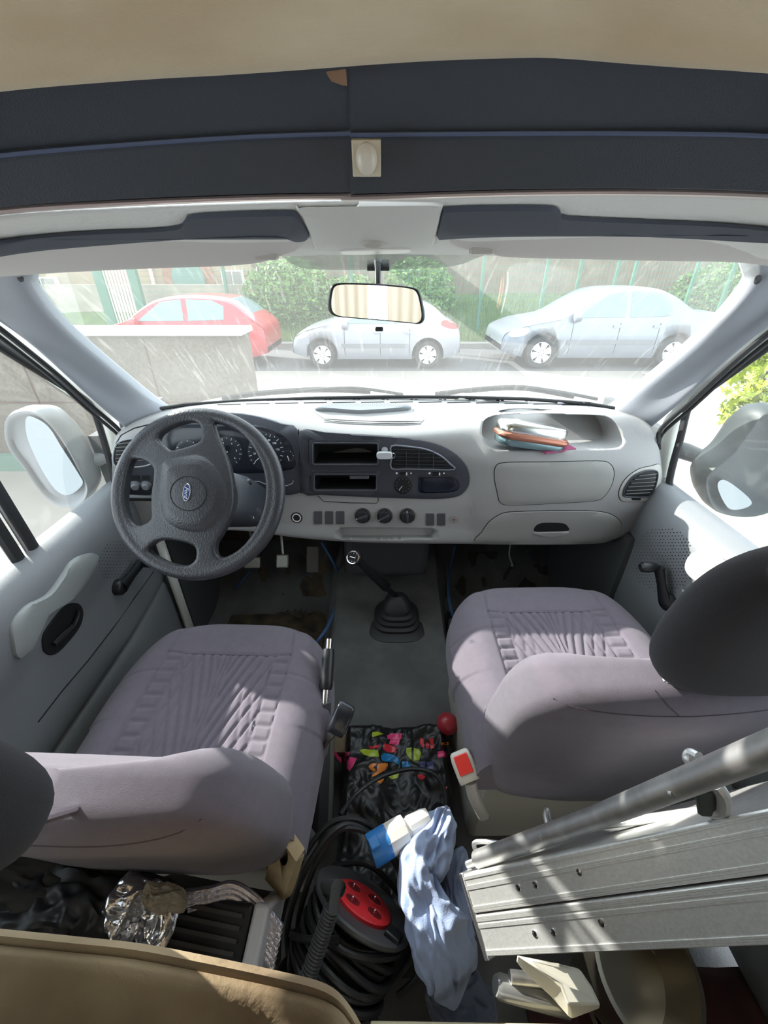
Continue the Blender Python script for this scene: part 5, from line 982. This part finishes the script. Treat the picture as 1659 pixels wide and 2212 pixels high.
def wiper(label, pts, blade):
    t = thing('wiper', label, 'wiper', pts[0], 'windscreen wipers'); m = M(); m.tube(curve(pts, 5), .006, 8); obj('arm', m, BLACK, t); m = M(); m.tube(curve(blade, 5), .006, 6, flat=1.6); obj('blade', m, RUBBER, t)
wiper('wiper resting at the foot of the windscreen on the driver side', [P(870, 852, y=1.47), P(760, 838, y=1.43), P(640, 846, y=1.42)], [P(800, 846, y=1.46), P(690, 842, y=1.43), P(560, 850, y=1.415), P(480, 862, y=1.40)])
wiper('wiper resting at the foot of the windscreen on the passenger side', [P(1290, 862, y=1.42), P(1200, 845, y=1.43), P(1110, 836, y=1.45)], [P(1240, 856, y=1.42), P(1130, 838, y=1.44), P(1030, 842, y=1.46), P(940, 852, y=1.48)])
# ------------------------------------------------------------------ ground
GRD = mat('concrete_light', rgb(137, 129, 120), .9, mott=.12, mscale=1.5, bump=.4, bscale=60); ASP = mat('asphalt', rgb(80, 79, 79), .95, bump=.6, bscale=80, mott=.15, mscale=3)
m = M(); m.box((0, 4.4, GZ - .05), (40, 8.8, .1)); S('ground', m, GRD)
m = M(); m.box((0, 10.2, GZ - .055), (40, 2.8, .1)); S('street', m, ASP)
m = M(); m.box((0, 11.75, GZ + .0), (40, .3, .22)); S('kerb', m, mat('kerb_stone', rgb(132, 129, 122), .9, mott=.2, mscale=4))
m = M(); m.grid([[V((x, y, z + .15 * noise.noise(V((x * .4, y, 0))))) for x in [-14 + i * .6 for i in range(50)]] for y, z in ((11.9, GZ + .08), (12.6, GZ + .15), (13.4, GZ + .45), (14.6, .5), (16, .8))]); S('verge', m, mat('grass_soil', rgb(80, 101, 57), 1, mott=.3, mscale=3))
m = M()
for _ in range(26000):
    x = random.uniform(-3.8, 14); y = random.uniform(12.0, 14.4); z = GZ + .05 + max(0, y - 12.4) * .4; h = random.uniform(.12, .42); a = random.uniform(0, 6.28); w = .012; dx, dy = math.cos(a) * w, math.sin(a) * w; lx, ly = random.gauss(0, .07), random.gauss(0, .07)
    m.add([(x - dx, y - dy, z), (x + dx, y + dy, z), (x + lx, y + ly, z + h)], [(0, 1, 2)])
tag(obj('tall_grass', m, mat('grass_blade', rgb(107, 134, 67), .8)), 'tall fresh green grass growing on the verge behind the parked cars', 'grass', kind='stuff')
# stone clad parapet to the left of the van
TILE = mat('granite_tile', rgb(103, 95, 84), .85, bump=.4, bscale=80, mott=.25, mscale=45)
m = M(); zt = P(400, 724, y=4).z; x1 = P(530, 800, y=4).x; pw = thing('stone_parapet', 'low granite-clad parapet wall with a pale cap, left of the van', 'wall', (-4, 4.1, GZ))
m.box((( x1 - 9) / 2, 4.15, (zt + GZ) / 2), (x1 + 9, .3, zt - GZ)); obj('cladding', m, TILE, pw); m = M(); m.box(((x1 - 9) / 2, 4.15, zt + .02), (x1 + 9 + .06, .38, .05)); obj('cap', m, mat('cap_white', rgb(176, 173, 166), .7), pw, bevel=.01)
m = M()
for x in (-2.2, -3.4, -4.6, -5.8): m.box((x, 3.998, (zt + GZ) / 2), (.012, .008, zt - GZ))
m.box(((x1 - 9) / 2, 3.998, .25), (x1 + 9, .008, .012)); obj('tile_joints', m, mat('joint', rgb(86, 65, 59), .9), pw)
m = M(); m.box(((x1 - 9) / 2, 3.97, GZ + .09), (x1 + 9, .06, .18)); obj('green_base', m, mat('base_green', rgb(95, 116, 103), .8), pw)
# ------------------------------------------------------------------ parked cars, all facing left
def car(name, label, x0, yn, s, top, belt, Wd, paint, wins, axles, glassx, lamp_f, lamp_r, rub=True, hatch=True):
    L = top[-1][0]; t = thing(name, label, 'car', (x0, yn, GZ), 'parked cars')
    tc = curve([V((a, 0, b)) for a, b in top], 4); m = M(); R = []
    for p in tc:
        x = p.x; e = min(1, (x + .02) / .5, (L - x + .02) / .45); hw = Wd / 2 * (.80 + .20 * max(e, 0) ** .5); bz = belt[0] + (belt[1] - belt[0]) * x / L; zt = p.z; b2 = min(bz, zt - .03); up = max(0, zt - bz); tw = hw * (1 - .20 * min(1, up / .45)); zb = .20 + .12 * (1 - max(e, 0)) 
        rs = [(hw * .93, zb), (hw * .99, zb + .12), (hw, (zb + b2) * .52), (hw * .985, b2 - .06), (hw * .96, b2), (tw, zt - .06 * min(1, up / .3 + .3)), (tw * .86, zt - .012), (tw * .4, zt)]
        R.append([V((x, -a, b)) for a, b in rs] + [V((x, a, b)) for a, b in rs[::-1]])
    m.loft(R); m.v = [V((x0 + p.x * s, yn + Wd / 2 * s + p.y * s, GZ + p.z * s)) for p in m.v]; b = obj('body', m, [paint, CARGL], t, ang=40)
    for f in b.data.polygons:
        c = f.center + ORG[t]; lx = (c.x - x0) / s; lz = (c.z - GZ) / s; ly = abs((c.y - yn) / s - Wd / 2)
        if (glassx[0] < lx < glassx[1] or glassx[2] < lx < glassx[3]) and lz > belt[0] + .03 and ly < Wd * .36: f.material_index = 1
    for ax in axles: cm = M(); cm.lathe([(.36 * s, -.1), (.36 * s, .35)], (x0 + ax * s, yn, GZ + .31 * s), (0, 1, 0), 32); cut(b, cm, 'FAST')
    bv = bvh_of(b)
    def sh(lx, lz):
        o_ = V((x0 + lx * s, yn - 3, GZ + lz * s)); r = bv.ray_cast(o_, V((0, 1, 0))); return (r[0], r[1] if r[1].y < 0 else -r[1]) if r[0] else (V((o_.x, yn, o_.z)), V((0, -1, 0)))
    def sp(nm, o, ma, h=.008, par=t):
        k = M(); o = dens(o, .15); cx = sum(a for a, _ in o) / len(o); cz = sum(c for _, c in o) / len(o); rr = []
        for q, off in ((1, -.01), (1, h * .5), (.985, h), (.6, h), (.3, h), (.02, h)): rr.append([sh(cx + (a - cx) * q, cz + (c - cz) * q)[0] + sh(cx + (a - cx) * q, cz + (c - cz) * q)[1] * off for a, c in o])
        k.grid(rr, cu=True); return obj(nm, k, ma, par, ang=50)
    for w in wins: sp('window', outl(w, 3, False), CARGL)
    for o in lamp_f: sp('headlight', outl(o, 3), mat('lamp_clear', rgb(220, 224, 226), .1))
    for o in lamp_r: sp('tail_light', outl(o, 3), mat('lamp_red', rgb(190, 70, 66), .2))
    if rub: sp('side_moulding', [(axles[0] + .45, .46), (axles[1] - .45, .46), (axles[1] - .45, .54), (axles[0] + .45, .54)], mat('moulding_grey', rgb(110, 112, 116), .6), .015)
    m = M()
    for x in (axles[0] + .52, (axles[0] + axles[1]) / 2 + .12, axles[1] - .42) if rub else ():
        m.tube([sh(x, z)[0] + V((0, -.003, 0)) for z in (.3, .5, .7, .84)], .006, 5)
    if m.v: obj('door_gaps', m, VOID, t)
    for x in ((axles[0] + axles[1]) / 2 - .02, axles[1] - .55): sp('door_handle', [(x, .76), (x + .16, .76), (x + .16, .80), (x, .80)], paint, .03)
    q = sh(axles[0] + .55, .93)[0]; m = M(); m.lathe([(.02, -.09), (.09, -.06), (.10, .0), (.09, .05), (.02, .07)], q + V((0, -.10, .02)), (1, 0, 0), 16, sx=1); obj('wing_mirror', m, paint, t)
    for ax in axles:
        for yy in (yn + .02 * s, yn + (Wd - .2) * s):
            c = V((x0 + ax * s, yy, GZ + .30 * s)); m = M(); r = .30 * s; m.lathe([(r * .62, 0), (r * .93, 0), (r, .03), (r, .15), (r * .9, .18), (r * .3, .18)], c, (0, 1, 0), 40); w = obj('wheel', m, RUBBER, t)
            m = M(); m.lathe([(r * .66, .0), (r * .64, -.005), (r * .58, .035)], c, (0, 1, 0), 40); m.lathe([(r * .16, -.01), (r * .1, -.02), (.002, -.022)], c, (0, 1, 0), 20)
            m.lathe([(.001, .06), (r * .62, .06)], c, (0, 1, 0), 30)
            for k in range(6):
                a = k * math.pi / 3 + .3; d = V((math.cos(a), 0, math.sin(a))); e = V((-math.sin(a), 0, math.cos(a))); c_ = c; c = c_ - V((0, .014, 0)); m.add([c + d * r * .1 - e * r * .10, c + d * r * .62 - e * r * .24, c + d * r * .62 + e * r * .24, c + d * r * .1 + e * r * .10], [(0, 1, 2, 3)]); c = c_
            obj('hubcap', m, mat('hub_silver', rgb(222, 224, 226), .4, .1), w, ang=30)
    return t, sp
CARGL = mat('car_glass', rgb(110, 128, 132), .08, spec=.8)
SILV = mat('car_silver', rgb(130, 136, 145), .3, .35, coat=.6); SILV2 = mat('car_silver_light', rgb(147, 149, 156), .3, .3, coat=.6); REDC = mat('car_red', rgb(168, 44, 53), .3, coat=.6)
yn = 9.0
xA = P(1080, 760, y=9.15).x
tA, sA = car('parked_car', 'silver saloon car with four doors parked on the right', xA, yn, 1.06,
    [(0, .42), (.02, .60), (.12, .70), (.5, .82), (1.05, .93), (1.45, 1.16), (1.85, 1.37), (2.35, 1.43), (2.85, 1.41), (3.25, 1.27), (3.62, 1.06), (3.9, 1.01), (4.18, .99), (4.25, .80), (4.25, .40)], (.86, .93), 1.70, SILV,
    [[(1.42, .92), (1.50, 1.02), (1.92, 1.31), (2.25, 1.36), (2.27, .93)], [(2.35, .93), (2.34, 1.36), (2.8, 1.34), (3.08, 1.22), (3.18, 1.0), (3.1, .95)]], (.78, 3.38), (1.12, 1.82, 2.98, 3.6), [[(.10, .62), (.16, .70), (.42, .76), (.48, .70), (.40, .62), (.2, .58)]], [])
xB = P(634, 760, y=9.15).x
tB, sB = car('parked_car', 'light silver hatchback parked in the middle, seen below the mirror', xB, yn, .92,
    [(0, .42), (.02, .60), (.10, .70), (.4, .84), (.9, .98), (1.25, 1.18), (1.65, 1.37), (2.15, 1.43), (2.75, 1.41), (3.15, 1.30), (3.45, 1.08), (3.72, .92), (3.80, .75), (3.82, .42)], (.86, .95), 1.65, SILV2,
    [[(1.25, .94), (1.35, 1.04), (1.75, 1.32), (2.2, 1.36), (2.22, .95)], [(2.30, .95), (2.29, 1.36), (2.75, 1.34), (3.0, 1.22), (2.9, 1.0)]], (.68, 3.08), (.98, 1.6, 3.0, 3.5), [[(.10, .62), (.14, .72), (.42, .84), (.45, .76), (.30, .66)]], [[(3.35, .92), (3.40, 1.02), (3.62, .98), (3.74, .86), (3.6, .84)]])
xC = P(188, 740, y=9.15).x
tC, sC = car('parked_car', 'red hatchback parked on the left beyond the granite parapet', xC, yn, .94,
    [(0, .42), (.02, .60), (.14, .72), (.5, .86), (1.0, .98), (1.35, 1.20), (1.75, 1.39), (2.3, 1.46), (2.95, 1.44), (3.35, 1.36), (3.65, 1.16), (3.88, .95), (4.0, .80), (4.02, .42)], (.88, .96), 1.70, REDC,
    [[(1.32, .97), (1.42, 1.05), (1.85, 1.34), (2.3, 1.39), (2.32, .98)], [(2.42, .98), (2.41, 1.39), (2.95, 1.37), (3.2, 1.26), (3.18, 1.0)]], (.75, 3.25), (1.05, 1.72, 3.25, 3.72), [[(.10, .62), (.14, .72), (.42, .80), (.48, .72)]], [[(3.70, .84), (3.74, .94), (3.86, .92), (3.94, .80)]], rub=False)
# ------------------------------------------------------------------ buildings, wall, gate, fence
STN = mat('rubble_stone', rgb(130, 116, 98), .95, bump=1, bscale=12, mott=1, mscale=2.6, col2=rgb(112, 98, 82), detail=6)
REND = mat('render_wall', rgb(145, 132, 110), .95, mott=1, mscale=.8, col2=rgb(158, 140, 112))
xs = P(545, 600, y=15).x
hb = thing('house', 'old rendered stone house with an arched green door behind the fence', 'house', (-12, 15, GZ)); m = M(); m.box(((xs - 26) / 2, 16, 1.3), (xs + 26, 2, 3.8)); obj('wall', m, REND, hb)
def fp(px0, py0, px1, py1, y=14.98): a = P(px0, py1, y=y); b = P(px1, py0, y=y); return a, b
def rect_m(m, a, b, y, d=.06): m.box(((a.x + b.x) / 2, y, (a.z + b.z) / 2), (abs(b.x - a.x), d, abs(b.z - a.z))); return m
GRD_ = mat('door_green', rgb(96, 129, 116), .7); BRK = mat('brick', rgb(151, 110, 86), .9, mott=.3, mscale=8)
a, b = fp(386, 585, 440, 652); dm = M(); cx = (a.x + b.x) / 2; w = (b.x - a.x) / 2
def arch(w, zb, zs_, rise, y, d): 
    o = [V((cx - w, y, zb)), V((cx - w, y, zs_))] + [V((cx + w * math.cos(math.pi * (1 - i / 10)), y, zs_ + rise * math.sin(math.pi * i / 10))) for i in range(1, 10)] + [V((cx + w, y, zs_)), V((cx + w, y, zb))]; return M().prism(o, V((0, d, 0)))
obj('brick_surround', arch(w + .30, a.z, b.z - .1, .55, 14.93, .1), BRK, hb); obj('arched_door', arch(w, a.z, b.z - .1, .32, 14.90, .1), GRD_, hb)
for r in ((488, 583, 525, 640), (76, 598, 124, 652)):
    a, b = fp(*r); w = obj('window', rect_m(M(), a, b, 14.94, .1), mat('window_frame_white', rgb(214, 210, 200), .7), hb); m = M(); W_ = (b.x - a.x); 
    for f in (.28, .72): m.box((a.x + W_ * f, 14.87, (a.z + b.z) / 2), (W_ * .36, .04, (b.z - a.z) * .88))
    obj('pane', m, mat('house_pane', rgb(120, 116, 108), .2), w)
a = P(325, 585, y=14.9); m = M(); m.tube([V((a.x, 14.9, GZ + .6)), V((a.x, 14.9, 3.1))], .06, 8); obj('drainpipe', m, mat('pipe_pink', rgb(206, 180, 170), .6), hb)
m = M(); m.box(((xs + 24) / 2, 16.2, 1.2), (24 - xs, 2, 3.8)); S('wall_stone', m, STN)
m = M(); m.box(((xs - 26) / 2, 14.1, GZ + .75), (xs + 26, .4, 1.3)); S('wall_garden', m, mat('garden_wall', rgb(159, 153, 137), .95, mott=.3, mscale=2, bump=.6, bscale=10))
FG = mat('fence_green', rgb(63, 110, 89), .5)
gt = thing('metal_gate', 'white barred gate between two green posts on the left', 'gate', P(262, 660, y=12.6)); 
for q in ((228, .16), (300, .14)):
    a = P(q[0], 640, y=12.6); m = M(); m.box((a.x, 12.6, GZ + 1.4), (q[1] * 1.6, .16, 2.8)); obj('post', m, FG, gt, bevel=.01)
m = M(); xa, xb = P(238, 640, y=12.6).x, P(292, 640, y=12.6).x
for i in range(9): m.tube([V((xa + (xb - xa) * i / 8, 12.6, GZ + .3)), V((xa + (xb - xa) * i / 8, 12.6, 2.1))], .022, 6)
m.box(((xa + xb) / 2, 12.6, 2.1), (xb - xa, .05, .06)); m.box(((xa + xb) / 2, 12.6, GZ + .35), (xb - xa, .05, .06)); obj('bars', m, mat('gate_white', rgb(228, 228, 222), .6), gt)
fn = thing('mesh_fence', 'long green wire mesh fence behind the parked cars', 'fence', (2, 12.4, GZ)); x0, x1 = P(485, 620, y=12.4).x, 14
for q in (488, 760, 1040, 1175, 1246, 1325, 1362, 1492, 1570): a = P(q, 620, y=12.4); m = M(); m.box((a.x, 12.4, GZ + 1.35), (.07, .07, 2.6)); obj('post', m, FG, fn)
m = M(); i = x0
while i < x1: m.box((i, 12.42, GZ + 1.35), (.006, .006, 2.4)); i += .10
z = GZ + .2
while z < 2.0: m.box(((x0 + x1) / 2, 12.425, z), (x1 - x0, .007, .007)); z += .12
xl = P(310, 620, y=12.4).x; z = GZ + .2
while z < 2.0: m.box(((x0 + xl) / 2, 12.425, z), (x0 - xl, .007, .007)); z += .12
obj('wire_mesh', m, FG, fn)
LEAF = mat('leaf_green', rgb(109, 143, 69), .6); LEAFY = mat('leaf_lime', rgb(153, 166, 57), .5)
def bush(label, c, r, n, s, ma=LEAF, cat='bush', name='bush'):
    t = thing(name, label, cat, V((c[0], c[1], c[2] - r[2])), 'shrubs behind the fence'); m = M(); leaf_cloud(m, [(c, r)], n, s); obj('foliage', m, ma, t); m = M()
    for k in range(4): m.tube([V((c[0] + (k - 1.5) * .12, c[1], c[2] - r[2] - .3)), V((c[0] + (k - 1.5) * r[0] * .5, c[1], c[2] + r[2] * .4))], .03, 6)
    obj('stems', m, mat('stem_brown', rgb(96, 80, 60), .9), t)
a = P(625, 640, y=13.3); bush('broad light green bush behind the fence, left of the mirror', (a.x, 13.3, a.z), (1.35, .8, 1.0), 5200, .07)
a = P(900, 640, y=13.5); bush('light green bush behind the fence, right of the mirror', (a.x, 13.5, a.z), (1.15, .8, 1.0), 4200, .07)
a = P(760, 660, y=13.4); bush('light green bush directly behind the mirror', (a.x, 13.4, a.z), (1.2, .7, .8), 3000, .07)
a = P(1580, 640, y=13.6); bush('green bush at the right end of the fence', (a.x, 13.6, a.z), (1.9, .8, 1.0), 5200, .07)
vn = thing('climbing_vine', 'bright lime green vine hanging outside the passenger window', 'vine', P(1640, 900, x=2.2)); m = M(); bl_ = []
for a, b, r in ((1650, 800, .16), (1640, 850, .16), (1620, 880, .12), (1655, 740, .12), (1655, 900, .14), (1600, 905, .07), (1690, 860, .2), (1700, 780, .2), (1640, 930, .08)): q = P(a, b, x=2.1); bl_.append((q, (r, r * 1.3, r * 1.1)))
leaf_cloud(m, bl_, 85, .045, 'maple'); obj('foliage', m, LEAFY, vn, ang=10); m = M(); m.tube(curve([P(1720, 700, x=2.2), P(1660, 800, x=2.15), P(1620, 890, x=2.1), P(1590, 910, x=2.1)], 5), .006, 6); obj('stem', m, mat('vine_stem', rgb(120, 110, 60), .8), vn)
m = M(); a = P(1560, 812, z=GZ); m.box((a.x + 4, a.y, GZ + .004), (11, .5, .01)); S('street_band', m, mat('band_grey', rgb(150, 138, 130), .9))
